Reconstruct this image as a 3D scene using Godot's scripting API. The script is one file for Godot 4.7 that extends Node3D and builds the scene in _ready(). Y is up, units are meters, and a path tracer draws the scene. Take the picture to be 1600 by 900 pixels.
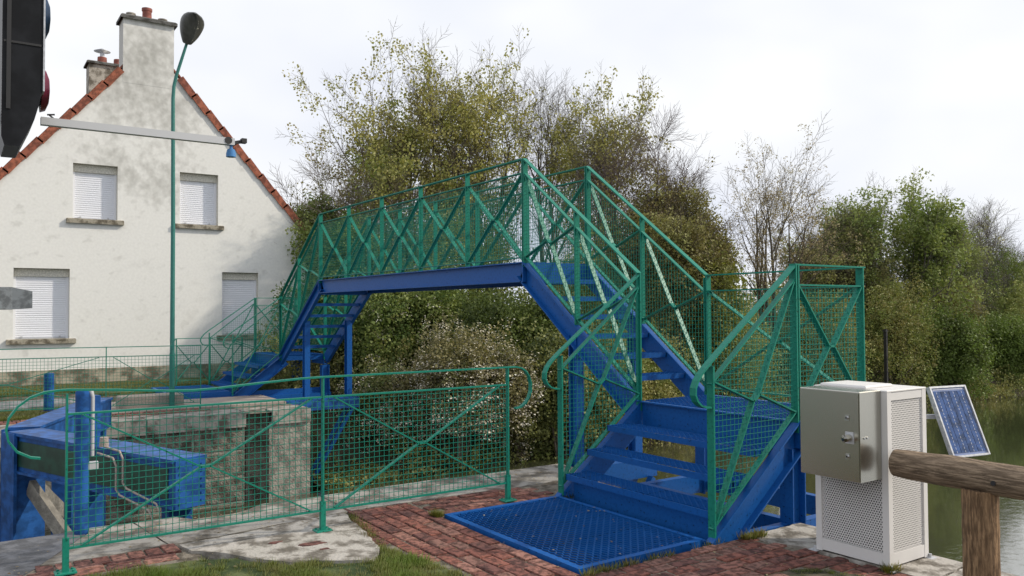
extends Node3D
# World: x = along the lock side (b), z = minus the direction of the bridge deck (a), y up, metres.

var rng := RandomNumberGenerator.new()
var M := {}

class MB:
	var v := PackedVector3Array()
	var n := PackedVector3Array()
	var u := PackedVector2Array()
	var c := PackedColorArray()
	var i := PackedInt32Array()
	var col := Color(1, 1, 1)
	func tri(p0: Vector3, p1: Vector3, p2: Vector3, nn: Vector3) -> void:
		var k := v.size()
		v.append(p0); v.append(p1); v.append(p2)
		for q in 3:
			n.append(nn); u.append(Vector2.ZERO); c.append(col)
		if (p1 - p0).cross(p2 - p0).dot(nn) > 0.0:
			i.append(k); i.append(k + 2); i.append(k + 1)
		else:
			i.append(k); i.append(k + 1); i.append(k + 2)
	func quad(p0: Vector3, p1: Vector3, p2: Vector3, p3: Vector3, nn: Vector3, uvs := []) -> void:
		var k := v.size()
		v.append(p0); v.append(p1); v.append(p2); v.append(p3)
		for q in 4:
			n.append(nn); u.append(uvs[q] if uvs.size() else Vector2.ZERO); c.append(col)
		if (p1 - p0).cross(p2 - p0).dot(nn) > 0.0:
			for q in [0, 2, 1, 0, 3, 2]: i.append(k + q)
		else:
			for q in [0, 1, 2, 0, 2, 3]: i.append(k + q)
	func box(o: Vector3, s: Vector3, bs := Basis.IDENTITY) -> void:
		var x := bs.x * s.x * .5
		var y := bs.y * s.y * .5
		var z := bs.z * s.z * .5
		quad(o + x - y - z, o + x + y - z, o + x + y + z, o + x - y + z, bs.x)
		quad(o - x - y - z, o - x + y - z, o - x + y + z, o - x - y + z, -bs.x)
		quad(o + y - x - z, o + y + x - z, o + y + x + z, o + y - x + z, bs.y)
		quad(o - y - x - z, o - y + x - z, o - y + x + z, o - y - x + z, -bs.y)
		quad(o + z - x - y, o + z + x - y, o + z + x + y, o + z - x + y, bs.z)
		quad(o - z - x - y, o - z + x - y, o - z + x + y, o - z - x + y, -bs.z)
	# a box with its upper edges chamfered by e
	func cbox(o: Vector3, s: Vector3, e: float, bs := Basis.IDENTITY) -> void:
		var lo := []; var mi := []; var hi := []
		for k in [[-1, -1], [1, -1], [1, 1], [-1, 1]]:
			var x: Vector3 = bs.x * (s.x * .5 * k[0]); var z: Vector3 = bs.z * (s.z * .5 * k[1])
			var xi: Vector3 = bs.x * ((s.x * .5 - e) * k[0]); var zi: Vector3 = bs.z * ((s.z * .5 - e) * k[1])
			lo.append(o + x + z - bs.y * s.y * .5); mi.append(o + x + z + bs.y * (s.y * .5 - e)); hi.append(o + xi + zi + bs.y * s.y * .5)
		var out := [-bs.z, bs.x, bs.z, -bs.x]
		for k in 4:
			var j := (k + 1) % 4
			quad(lo[k], lo[j], mi[j], mi[k], out[k])
			quad(mi[k], mi[j], hi[j], hi[k], (out[k] + bs.y).normalized())
		quad(hi[0], hi[1], hi[2], hi[3], bs.y)
	func bar(p: Vector3, q: Vector3, w: float, h: float, up := Vector3.UP) -> void:
		var d := (q - p)
		var l := d.length()
		d /= l
		var s := d.cross(up)
		if s.length() < 1e-4: s = d.cross(Vector3.RIGHT)
		s = s.normalized()
		var t := s.cross(d)
		box((p + q) * .5, Vector3(w, h, l), Basis(s, t, -d))
	func tube(pts: Array, rad: Array, sides: int, caps := false) -> void:
		var k0 := v.size()
		var m := pts.size()
		var ref := Vector3.UP
		for j in m:
			var d: Vector3 = (pts[mini(j + 1, m - 1)] - pts[maxi(j - 1, 0)]).normalized()
			var s := d.cross(ref)
			if s.length() < .05: s = d.cross(Vector3(.7, .1, .7))
			s = s.normalized()
			ref = s.cross(d)
			for q in sides + 1:
				var an := TAU * q / sides
				var nn := s * cos(an) + ref * sin(an)
				v.append(pts[j] + nn * rad[j]); n.append(nn); u.append(Vector2(float(q) / sides, j)); c.append(col)
		for j in m - 1:
			for q in sides:
				var e := k0 + j * (sides + 1) + q
				var f := e + sides + 1
				i.append(e); i.append(e + 1); i.append(f); i.append(e + 1); i.append(f + 1); i.append(f)
		if caps:
			for e in [0, m - 1]:
				var nn: Vector3 = ((pts[0] - pts[1]) if e == 0 else (pts[m - 1] - pts[m - 2])).normalized()
				for q in sides:
					tri(pts[e], v[k0 + e * (sides + 1) + q], v[k0 + e * (sides + 1) + q + 1], nn)
	func ribbon(pts: Array, wd: Vector3, w: float, t: float) -> void:
		var m := pts.size()
		var nr := []
		for j in m:
			var d: Vector3 = (pts[mini(j + 1, m - 1)] - pts[maxi(j - 1, 0)]).normalized()
			nr.append(wd.cross(d).normalized())
		for j in m - 1:
			var a: Vector3 = pts[j]; var b: Vector3 = pts[j + 1]
			var na: Vector3 = nr[j]; var nb: Vector3 = nr[j + 1]
			var h := wd * w * .5
			var nm := (na + nb).normalized()
			var ta := na * t * .5; var tb := nb * t * .5
			quad(a + ta - h, b + tb - h, b + tb + h, a + ta + h, nm)
			quad(a - ta - h, b - tb - h, b - tb + h, a - ta + h, -nm)
			quad(a + ta + h, b + tb + h, b - tb + h, a - ta + h, wd)
			quad(a + ta - h, b + tb - h, b - tb - h, a - ta - h, -wd)
		for e in [0, m - 1]:
			var d2: Vector3 = ((pts[0] - pts[1]) if e == 0 else (pts[m - 1] - pts[m - 2])).normalized()
			var h2 := wd * w * .5
			quad(pts[e] + nr[e] * t * .5 - h2, pts[e] + nr[e] * t * .5 + h2, pts[e] - nr[e] * t * .5 + h2, pts[e] - nr[e] * t * .5 - h2, d2)
	# polygon (x, z pairs) standing between two heights
	func slab(poly: PackedVector2Array, y0: float, y1: float, uvk := 1.0) -> void:
		var t := Geometry2D.triangulate_polygon(poly)
		for k in range(0, t.size(), 3):
			tri(Vector3(poly[t[k]].x, y1, poly[t[k]].y), Vector3(poly[t[k + 1]].x, y1, poly[t[k + 1]].y), Vector3(poly[t[k + 2]].x, y1, poly[t[k + 2]].y), Vector3.UP)
		var sg := -1.0 if Geometry2D.is_polygon_clockwise(poly) else 1.0
		for k in poly.size():
			var p := poly[k]; var q := poly[(k + 1) % poly.size()]
			var o := Vector3(q.y - p.y, 0, p.x - q.x).normalized() * sg
			quad(Vector3(p.x, y0, p.y), Vector3(q.x, y0, q.y), Vector3(q.x, y1, q.y), Vector3(p.x, y1, p.y), o)
	func mesh() -> ArrayMesh:
		var a := []
		a.resize(Mesh.ARRAY_MAX)
		a[Mesh.ARRAY_VERTEX] = v; a[Mesh.ARRAY_NORMAL] = n; a[Mesh.ARRAY_TEX_UV] = u; a[Mesh.ARRAY_COLOR] = c; a[Mesh.ARRAY_INDEX] = i
		var m := ArrayMesh.new()
		m.add_surface_from_arrays(Mesh.PRIMITIVE_TRIANGLES, a)
		return m

func P(a: float, b: float, y: float) -> Vector3:
	return Vector3(b, y, -a)

var taken := {}
func numbered(called: String) -> String:
	taken[called] = taken.get(called, -1) + 1
	return called if taken[called] == 0 else "%s_%03d" % [called, taken[called]]

func tag(o: Node3D, label: String, category: String, group := "") -> Node3D:
	o.set_meta("label", label); o.set_meta("category", category)
	if group: o.set_meta("group", group)
	return o

func thing(called: String, label: String, category: String, at := Vector3.ZERO, group := "") -> Node3D:
	var o := Node3D.new()
	o.name = numbered(called)
	add_child(o)
	o.position = at
	return tag(o, label, category, group)

func obj(called: String, mb, mat: Material, parent: Node3D) -> MeshInstance3D:
	var o := MeshInstance3D.new()
	o.name = called if parent != self else numbered(called)
	var key := "n_" + called
	if parent != self:
		var k: int = parent.get_meta(key) + 1 if parent.has_meta(key) else 0
		parent.set_meta(key, k)
		if k: o.name = "%s_%03d" % [called, k]
	o.mesh = mb.mesh() if mb is MB else mb
	o.material_override = mat
	parent.add_child(o, true)
	return o

func struct(called: String, mb: MB, mat: Material) -> MeshInstance3D:
	var o := obj(called, mb, mat, self)
	o.set_meta("kind", "structure")
	return o

func stuff(called: String, base: Mesh, mat: Material, xf: Array, cols: Array, parent: Node3D) -> MultiMeshInstance3D:
	var mm := MultiMesh.new()
	mm.transform_format = MultiMesh.TRANSFORM_3D
	mm.use_colors = true
	mm.mesh = base
	mm.instance_count = xf.size()
	var buf := PackedFloat32Array()
	buf.resize(xf.size() * 16)
	for k in xf.size():
		var t: Transform3D = xf[k]
		var q := k * 16
		buf[q] = t.basis.x.x; buf[q + 1] = t.basis.y.x; buf[q + 2] = t.basis.z.x; buf[q + 3] = t.origin.x
		buf[q + 4] = t.basis.x.y; buf[q + 5] = t.basis.y.y; buf[q + 6] = t.basis.z.y; buf[q + 7] = t.origin.y
		buf[q + 8] = t.basis.x.z; buf[q + 9] = t.basis.y.z; buf[q + 10] = t.basis.z.z; buf[q + 11] = t.origin.z
		var cc: Color = cols[k]
		buf[q + 12] = cc.r; buf[q + 13] = cc.g; buf[q + 14] = cc.b; buf[q + 15] = 1.0
	mm.buffer = buf
	var o := MultiMeshInstance3D.new()
	o.name = called if parent != self else numbered(called)
	o.multimesh = mm
	o.material_override = mat
	o.set_meta("kind", "stuff")
	parent.add_child(o, true)
	return o

# ---------------------------------------------------------------- materials
func lin(r: float, g: float, b: float) -> Color:
	return Color(r, g, b).linear_to_srgb()

func noise_tex(freq: float, seed_: int, lo: Color, hi: Color, mid := -1.0, oct := 5, size := 512, type := FastNoiseLite.TYPE_SIMPLEX_SMOOTH) -> NoiseTexture2D:
	var f := FastNoiseLite.new()
	f.noise_type = type
	f.seed = seed_
	f.frequency = freq
	f.fractal_octaves = oct
	f.fractal_gain = .6
	var t := NoiseTexture2D.new()
	t.width = size; t.height = size
	t.seamless = true
	t.noise = f
	var g := Gradient.new()
	g.set_color(0, lo); g.set_color(1, hi)
	if mid >= 0.0:
		g.set_offset(0, mid - .17); g.set_offset(1, mid + .17)
	t.color_ramp = g
	return t

# paint with sparse small rusty chips and grime specks
func worn_tex() -> NoiseTexture2D:
	var t := noise_tex(.035, 21, Color(1, 1, 1), Color(1, 1, 1), -1.0, 6)
	var g := Gradient.new()
	g.offsets = PackedFloat32Array([0.0, .17, .23, .5, 1.0])
	g.colors = PackedColorArray([Color(.42, .33, .27), Color(.55, .46, .40), Color(.90, .90, .90), Color(.96, .96, .96), Color(1, 1, 1)])
	t.color_ramp = g
	return t

var tex := {}
func shared(key: String) -> NoiseTexture2D:
	if not tex.has(key):
		match key:
			"fine": tex[key] = noise_tex(.06, 3, Color(.88, .88, .88), Color(1, 1, 1), .5)
			"soft": tex[key] = noise_tex(.012, 5, Color(.74, .74, .74), Color(1, 1, 1), .5, 6)
			"blotch": tex[key] = noise_tex(.01, 11, Color(.60, .585, .56), Color(1, 1, 1), .44, 7)
			"bump": tex[key] = noise_tex(.07, 8, Color(0, 0, 0), Color(1, 1, 1), -1.0, 5)
			"dents": tex[key] = noise_tex(.012, 9, Color(0, 0, 0), Color(1, 1, 1), -1.0, 3)
			"wear": tex[key] = worn_tex()
			"brick": tex[key] = noise_tex(.02, 31, Color(.60, .57, .56), Color(1, 1, 1), .45, 6)
			"grain": tex[key] = noise_tex(.02, 41, Color(.62, .60, .58), Color(1, 1, 1), .5, 6)
			"earth": tex[key] = noise_tex(.012, 51, Color(.50, .62, .45), Color(1, 1, 1), .5, 7)
	return tex[key]

func mat(col: Color, rough: float, map := "", scale := 1.0, bump := 0.0, metal := 0.0, bmap := "bump", bscale := 0.0) -> StandardMaterial3D:
	var m := StandardMaterial3D.new()
	m.albedo_color = col
	m.roughness = rough
	m.metallic = metal
	if map:
		m.albedo_texture = shared(map)
		m.uv1_triplanar = true
		m.uv1_world_triplanar = true
		m.uv1_scale = Vector3.ONE * scale
	if bump > 0.0:
		m.heightmap_enabled = true
		m.heightmap_texture = shared(bmap)
		m.heightmap_scale = bump
		m.uv1_triplanar = true
		m.uv1_world_triplanar = true
		m.uv1_scale = Vector3.ONE * scale
	return m

func leafmat(back := .5) -> StandardMaterial3D:
	var m := StandardMaterial3D.new()
	m.albedo_color = Color(1, 1, 1)
	m.vertex_color_use_as_albedo = true
	m.roughness = .55
	m.metallic_specular = .35
	m.cull_mode = BaseMaterial3D.CULL_DISABLED
	m.backlight_enabled = true
	m.backlight = Color(back, back, back * .8)
	return m

func make_materials() -> void:
	M.green = mat(lin(.013, .215, .152), .42, "wear", 1.5, .04, 0.0, "bump")
	M.green_far = mat(lin(.018, .215, .150), .5)
	M.blue = mat(lin(.009, .097, .355), .42, "wear", 1.3, .05, 0.0, "bump")
	M.gate_blue = mat(lin(.022, .11, .36), .45, "soft", .9, .05)
	M.gate_green = mat(lin(.011, .062, .040), .5, "soft", 1.0)
	for k in [M.green, M.blue, M.gate_blue]: k.metallic_specular = .32
	M.concrete = mat(lin(.32, .30, .27), .92, "blotch", .55, .5)
	M.concrete_pale = mat(lin(.42, .395, .36), .92, "blotch", .8, .6)
	M.asphalt = mat(lin(.13, .135, .15), .9, "soft", .8, .5)
	M.wall_stone = mat(lin(.32, .30, .26), .95, "soft", .6, 1.2)
	M.wall_dark = mat(lin(.19, .18, .15), .95, "blotch", .7, 1.5)
	M.granite = mat(lin(.40, .34, .30), .95, "fine", 1.6, .6)
	M.dirt = mat(lin(.11, .085, .06), 1.0, "earth", .5, .8)
	M.mortar = mat(lin(.20, .175, .14), 1.0, "blotch", 1.2, .6)
	M.bricks = []
	for k in [[.25, .092, .066], [.20, .075, .057], [.28, .122, .092], [.16, .066, .054], [.23, .115, .09], [.31, .15, .115]]:
		M.bricks.append(mat(lin(k[0], k[1], k[2]), .9, "brick", 1.4, .6))
	M.grass_soil = mat(lin(.10, .12, .04), 1.0, "earth", .35, 1.0)
	M.road = mat(lin(.24, .24, .25), .95, "soft", .4, .3)
	M.tile = mat(lin(.36, .115, .065), .85, "soft", 1.1, .3)
	M.tile_b = mat(lin(.30, .095, .058), .85, "soft", 1.1, .3)
	M.ch_stone = mat(lin(.42, .39, .34), .95, "blotch", .5, .6)
	M.cap = mat(lin(.13, .13, .125), .95, "blotch", .8, .4)
	M.pot = mat(lin(.38, .13, .10), .85, "soft", 1.0)
	M.sill = mat(lin(.34, .31, .25), .95, "blotch", .8, .5)
	M.reveal = mat(lin(.70, .68, .61), .9, "fine", .8)
	M.shutter = mat(lin(.78, .80, .86), .45)
	M.plinth = mat(lin(.40, .36, .28), .95, "blotch", .4, .5)
	M.steel = mat(lin(.50, .485, .43), .26, "", 1.0, 0.0, 1.0)
	M.steel.metallic_specular = .6
	M.chrome = mat(lin(.6, .6, .6), .25, "", 1.0, 0.0, 1.0)
	M.dark = mat(lin(.02, .02, .022), .6)
	M.white_metal = mat(lin(.67, .655, .64), .45)
	M.galva = mat(lin(.52, .53, .55), .5, "", 1.5, 0.0, .3)
	M.alu = mat(lin(.55, .56, .58), .4, "fine", 1.0, 0.0, .6)
	M.cell = mat(lin(.045, .10, .27), .18, "blotch", 2.6)
	M.panel_back = mat(lin(.20, .25, .42), .25)
	M.panel_line = mat(lin(.6, .62, .7), .3)
	M.black_plastic = mat(lin(.013, .014, .017), .42, "soft", 1.0)
	M.black_plastic.metallic_specular = .3
	M.lens_red = mat(lin(.16, .02, .05), .2)
	M.lens_green = mat(lin(.03, .06, .12), .2)
	M.lamp_body = mat(lin(.10, .10, .09), .4, "soft", 1.0)
	M.lamp_bowl = mat(lin(.20, .19, .16), .25)
	M.bark = mat(lin(.15, .125, .09), .95, "blotch", 1.5, .8)
	M.bark_grey = mat(lin(.20, .18, .16), .95, "blotch", 1.5, .8)
	M.bark_pale = mat(lin(.27, .235, .19), .95, "blotch", 1.5, .6)
	M.leaf = leafmat(.8)
	M.petal = leafmat(.3)
	M.log = mat(lin(.33, .245, .165), .85, "grain", 1.0, .8)
	M.log.uv1_scale = Vector3(5.5, 5.5, .5)
	M.log_post = mat(lin(.36, .225, .12), .85, "grain", 1.0, .8)
	M.log_post.uv1_scale = Vector3(5.0, .55, 5.0)
	M.log_end = mat(lin(.24, .16, .09), .9, "grain", 3.0, .5)
	var w := StandardMaterial3D.new()
	w.albedo_color = lin(.055, .060, .032)
	w.clearcoat_enabled = true
	w.clearcoat = 1.0
	w.clearcoat_roughness = .06
	w.roughness = .09
	w.metallic_specular = .9
	w.normal_enabled = true
	var f := FastNoiseLite.new()
	f.seed = 77; f.frequency = .018; f.fractal_octaves = 4
	var t := NoiseTexture2D.new()
	t.width = 512; t.height = 512; t.seamless = true; t.as_normal_map = true; t.bump_strength = 1.6; t.noise = f
	w.normal_texture = t
	w.normal_scale = .5
	w.uv1_triplanar = true; w.uv1_world_triplanar = true; w.uv1_scale = Vector3.ONE * .45
	M.water = w
	M.plaster = plaster()

# cream render with the grey lichen and soot stains that the gable carries
func plaster() -> StandardMaterial3D:
	var n1 := FastNoiseLite.new(); n1.seed = 4; n1.frequency = .010; n1.fractal_octaves = 6; n1.fractal_gain = .62
	var n2 := FastNoiseLite.new(); n2.seed = 9; n2.frequency = .07; n2.fractal_octaves = 4
	var n3 := FastNoiseLite.new(); n3.seed = 14; n3.frequency = .03; n3.fractal_octaves = 5
	var size := 512
	var im := Image.create(size, size, false, Image.FORMAT_RGB8)
	for y in size:
		var wy := 8.4 * (1.0 - (y + .5) / size)
		for x in size:
			var wb := -5.4 + 7.6 * (x + .5) / size
			var grime := .85 * n1.get_noise_2d(x * 1.2, y * .75) + .62 * n2.get_noise_2d(x, y)
			# the stained patch that the photograph shows: the chimney breast and a tongue below it
			var d := Vector2((wb + 1.74) / 1.15, (wy - 6.7) / 2.1).length()
			var d2 := Vector2((wb + 1.8) / 1.6, (wy - 4.7) / 1.0).length()
			var patch := maxf(clampf(1.35 - d, 0, 1) * 1.0, clampf(1.2 - d2, 0, 1) * .75)
			var s := clampf((grime * .8 + patch * 1.05 - .34) * .90, 0, 1) * .54
			var spots := clampf((n3.get_noise_2d(x, y * 1.6) - .36) * 4.0, 0, 1) * .14
			var foot := clampf((n1.get_noise_2d(x * 2 + 300, y * 2) - .30) * 3.0, 0, 1) * .10
			s = maxf(s, maxf(spots, foot))
			var base := Color(.885, .885, .872) * (1.0 + .03 * n2.get_noise_2d(x * 3, y * 3))
			var cc := base.lerp(Color(.47, .465, .44), s)
			im.set_pixel(x, y, cc)
	var m := StandardMaterial3D.new()
	m.albedo_texture = ImageTexture.create_from_image(im)
	m.roughness = .93
	return m

# ---------------------------------------------------------------- setting
func flat(mb: MB, a0: float, a1: float, b0: float, b1: float, y: float) -> void:
	mb.quad(P(a0, b0, y), P(a1, b0, y), P(a1, b1, y), P(a0, b1, y), Vector3.UP)

func block(mb: MB, a0: float, a1: float, b0: float, b1: float, y0: float, y1: float) -> void:
	mb.box(P((a0 + a1) / 2, (b0 + b1) / 2, (y0 + y1) / 2), Vector3(absf(b1 - b0), absf(y1 - y0), absf(a1 - a0)))

func pv(pts: Array) -> PackedVector2Array:
	var o := PackedVector2Array()
	for p in pts: o.append(Vector2(p[1], -p[0]))
	return o

const WL := -1.42      # water level
const LA := 1.22       # near lock wall
const FA := 7.5        # far lock wall

func build_ground() -> void:
	# near bank: earth with the pit under the stairs left open
	var g := MB.new()
	var y := -.045
	for r in [[-150, -1.70, -200, -.02], [.04, .96, -200, -.02], [-1.70, .04, -200, -2.14]]:
		flat(g, r[0], r[1], r[2], r[3], y)
	# sides of the pit and its floor
	g.quad(P(-1.70, -2.14, y), P(.04, -2.14, y), P(.04, -2.14, -.7), P(-1.70, -2.14, -.7), Vector3(1, 0, 0))
	g.quad(P(-1.70, -2.14, y), P(-1.70, 0, y), P(-1.70, 0, -.7), P(-1.70, -2.14, -.7), Vector3(0, 0, -1))
	g.quad(P(.04, -2.14, y), P(.04, 0, y), P(.04, 0, -.7), P(.04, -2.14, -.7), Vector3(0, 0, 1))
	flat(g, -1.70, .04, -2.14, -.02, -.62)
	# far bank: rises slightly towards the house, with an uneven slope down to the canal
	var nb := FastNoiseLite.new(); nb.seed = 2; nb.frequency = .35
	var bl := [-200.0, -30.0, -8.0, -4.0, -.36]
	var prof := [[FA + .02, y], [9.5, -.02], [13.7, .13], [30, .3], [220, .6]]
	for k in bl.size() - 1:
		for j in prof.size() - 1:
			g.quad(P(prof[j][0], bl[k], prof[j][1]), P(prof[j + 1][0], bl[k], prof[j + 1][1]), P(prof[j + 1][0], bl[k + 1], prof[j + 1][1]), P(prof[j][0], bl[k + 1], prof[j][1]), Vector3.UP)
	var ba := [7.2, 7.8, 8.4, 9.2, 11.0, 13.7, 30.0, 220.0]
	var bh := [-2.2, -1.5, -.95, -.35, -.05, .13, .3, .6]
	var bb := [-.36, .3, 1, 2, 3, 4.5, 6, 8, 10, 13, 16, 20, 25, 30, 40, 60, 220]
	var pt := func(j: int, k: int) -> Vector3:
		var w := 0.0 if j > 4 or k == 0 else 1.0
		return P(ba[j] + (1.05 if bb[k] < 1.5 and j < 5 else (.45 if bb[k] < 2.5 and j < 5 else 0.0)) + w * .35 * nb.get_noise_2d(bb[k] * 2, j * 7), bb[k], bh[j] + w * .25 * nb.get_noise_2d(bb[k], j * 3))
	for k in bb.size() - 1:
		for j in ba.size() - 1:
			var p0: Vector3 = pt.call(j, k); var p1: Vector3 = pt.call(j + 1, k); var p2: Vector3 = pt.call(j + 1, k + 1); var p3: Vector3 = pt.call(j, k + 1)
			var nn := (p1 - p0).cross(p3 - p0).normalized()
			g.quad(p0, p1, p2, p3, nn if nn.y > 0 else -nn)
	# canal bed
	flat(g, -150, 9.0, -.02, 220, -2.4)
	flat(g, LA, FA, -200, -.02, -2.4)
	struct("ground", g, M.dirt)
	var w := MB.new()
	flat(w, -150, 9.3, .0, 220, WL)
	flat(w, LA - .02, FA + .05, -200, 0, WL)
	struct("canal_water", w, M.water)
	# lock walls
	var lw := MB.new()
	block(lw, LA - .02, .30, -3.12, -.02, -2.4, -.05)
	block(lw, LA - .02, .30, -200, -3.84, -2.4, -.05)
	block(lw, .97, .30, -3.84, -3.12, -2.4, -.05)
	block(lw, -150, .30, -.5, -.02, -2.4, -.62)
	block(lw, -150, -1.72, -.30, -.02, -.60, -.05)
	struct("near_lock_wall", lw, M.wall_stone)
	var fw := MB.new()
	block(fw, FA + .35, FA + 2.5, -200, -.36, -2.4, -.20)
	block(fw, FA + .056, FA + .34, -200, -1.43, -2.4, -.21)
	block(fw, FA + .05, FA + .34, -1.05, -.36, -2.4, -.20)
	var fwo := struct("far_lock_wall", fw, M.wall_stone)
	# courses of stone on the far wall, left of the stop groove
	rng.seed = 77
	for row in 5:
		var yy := -.20 - .40 * row
		var b := -1.42
		while b > -13.0:
			var l := rng.randf_range(.7, 1.15)
			var mb := MB.new()
			mb.cbox(P(FA + .19 + rng.randf_range(-.004, .006), b - l / 2, yy - .195), Vector3(l - .012, .285, .388), .02, Basis(Vector3.RIGHT, PI / 2).scaled(Vector3.ONE))
			var o := obj("stone_block", mb, M.wall_dark, fwo)
			b -= l
	# rounded groove lining
	var gr := MB.new()
	var last := Vector3.ZERO
	for k in 11:
		var an := PI * k / 10.0
		var p := P(FA + .04 + .26 * sin(an), -1.235 + .185 * cos(an), 0)
		if k:
			var nn := (P(FA, -1.235, 0) - (p + last) * .5).normalized()
			gr.quad(last + Vector3(0, -2.4, 0), p + Vector3(0, -2.4, 0), p + Vector3(0, -.02, 0), last + Vector3(0, -.02, 0), nn)
		last = p
	obj("stop_groove", gr, M.wall_dark, fwo)
	# near coping: concrete slabs, the notch of the heel post in one of them
	var cop := MB.new()
	flat(cop, .5, LA - .04, -12, -.03, -.03)
	var co := struct("near_coping", cop, M.mortar)
	var slabs := [
		[[.56, -.035], [LA, -.03], [LA + .02, -1.33], [.54, -1.34]],
		[[.54, -1.36], [LA + .02, -1.35], [LA, -2.62], [.58, -2.63]],
		[[.58, -2.65], [LA, -2.64], [LA + .02, -3.14], [1.10, -3.30], [1.00, -3.52], [1.04, -3.72], [1.17, -3.80], [LA, -3.83], [LA - .02, -4.12], [.42, -4.02], [.44, -3.7], [.52, -3.2]],
		[[.42, -4.04], [LA - .02, -4.14], [LA, -4.42], [1.06, -4.45], [.40, -4.80], [.38, -4.4]]]
	for s in slabs:
		var mb := MB.new()
		mb.slab(pv(ragged(s, .12, .005, 4)), -.18, rng.randf_range(-.004, .006))
		obj("coping_slab", mb, M.concrete, co)
	var dk := MB.new()
	dk.slab(pv([[1.07, -4.47], [LA - .01, -4.44], [LA - .03, -12], [-.6, -12], [-.6, -5.5], [.38, -4.83]]), -.18, -.005)
	obj("dark_slab", dk, M.asphalt, co)
	var pale := MB.new()
	pale.slab(pv(ragged([[.36, -3.98], [.40, -3.55], [.50, -3.1], [.53, -2.70], [.22, -2.76], [-.10, -2.80], [-.36, -2.86], [-.50, -2.88], [-.60, -2.93], [-.68, -3.00], [-.72, -3.08], [-.66, -3.14], [-.60, -3.25], [-.50, -3.34], [-.46, -3.48], [-.36, -3.56], [-.25, -3.66], [-.12, -3.72], [.02, -3.80], [.15, -3.94]], .05, .009, 3)), -.18, .008)
	obj("broken_slab", pale, M.concrete_pale, co)
	for k in 3:
		var rs := MB.new()
		var c0: Array = [[-.15, -3.22], [.02, -3.43], [-.32, -3.2]][k]
		var pts := []
		for j in 14:
			var r: float = rng.randf_range(.5, 1.0) * [.10, .06, .035][k]
			pts.append([c0[0] + r * .6 * cos(TAU * j / 14), c0[1] + r * 1.2 * sin(TAU * j / 14)])
		rs.slab(pv(pts), .0, .011)
		obj("worn_patch", rs, M.bricks[3], co)
	# strip of concrete along the water under the cabinet
	var rc := MB.new()
	flat(rc, -12, -1.72, -.55, -.04, -.03)
	var rco := struct("bank_edge", rc, M.mortar)
	for s in [[[-1.735, -.60], [-1.72, -.03], [-1.98, -.03], [-2.05, -.35], [-1.92, -.62]], [[-1.94, -.62], [-2.07, -.34], [-2.0, -.03], [-2.95, -.03], [-3.0, -.53], [-2.2, -.53]], [[-3.02, -.53], [-2.97, -.03], [-4.6, -.03], [-4.6, -.53]], [[-4.63, -.53], [-4.63, -.03], [-7, -.03], [-7, -.53]]]:
		var mb := MB.new()
		mb.slab(pv(ragged(s, .07, .010, 5)), -.18, rng.randf_range(.0, .012))
		obj("edge_slab", mb, M.concrete_pale, rco)
	# far coping
	var fc := MB.new()
	flat(fc, FA + .02, 8.5, -30, -.37, -.025)
	var fco := struct("far_coping", fc, M.mortar)
	var b := -.37
	var cuts := [-.37, -1.03, -1.43, -2.9, -4.3, -5.9, -7.6, -9.5]
	for k in cuts.size() - 1:
		var mb := MB.new()
		var a0 := FA + (.30 if k == 1 else 0.0)
		mb.slab(pv([[a0, cuts[k]], [8.15, cuts[k]], [8.15, cuts[k + 1] + .02], [a0, cuts[k + 1] + .02]]), -.22, rng.randf_range(-.005, .008))
		obj("coping_slab", mb, M.concrete, fco)

# an outline broken into short uneven steps
func ragged(pts: Array, step: float, amp: float, seed_: int) -> Array:
	var g := RandomNumberGenerator.new(); g.seed = seed_
	var out := []
	for k in pts.size():
		var p := Vector2(pts[k][0], pts[k][1]); var q := Vector2(pts[(k + 1) % pts.size()][0], pts[(k + 1) % pts.size()][1])
		var n := maxi(1, int(p.distance_to(q) / step))
		for j in n:
			var r := p.lerp(q, float(j) / n) + Vector2(g.randf_range(-amp, amp), g.randf_range(-amp, amp))
			out.append([r.x, r.y])
	return out

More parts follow.
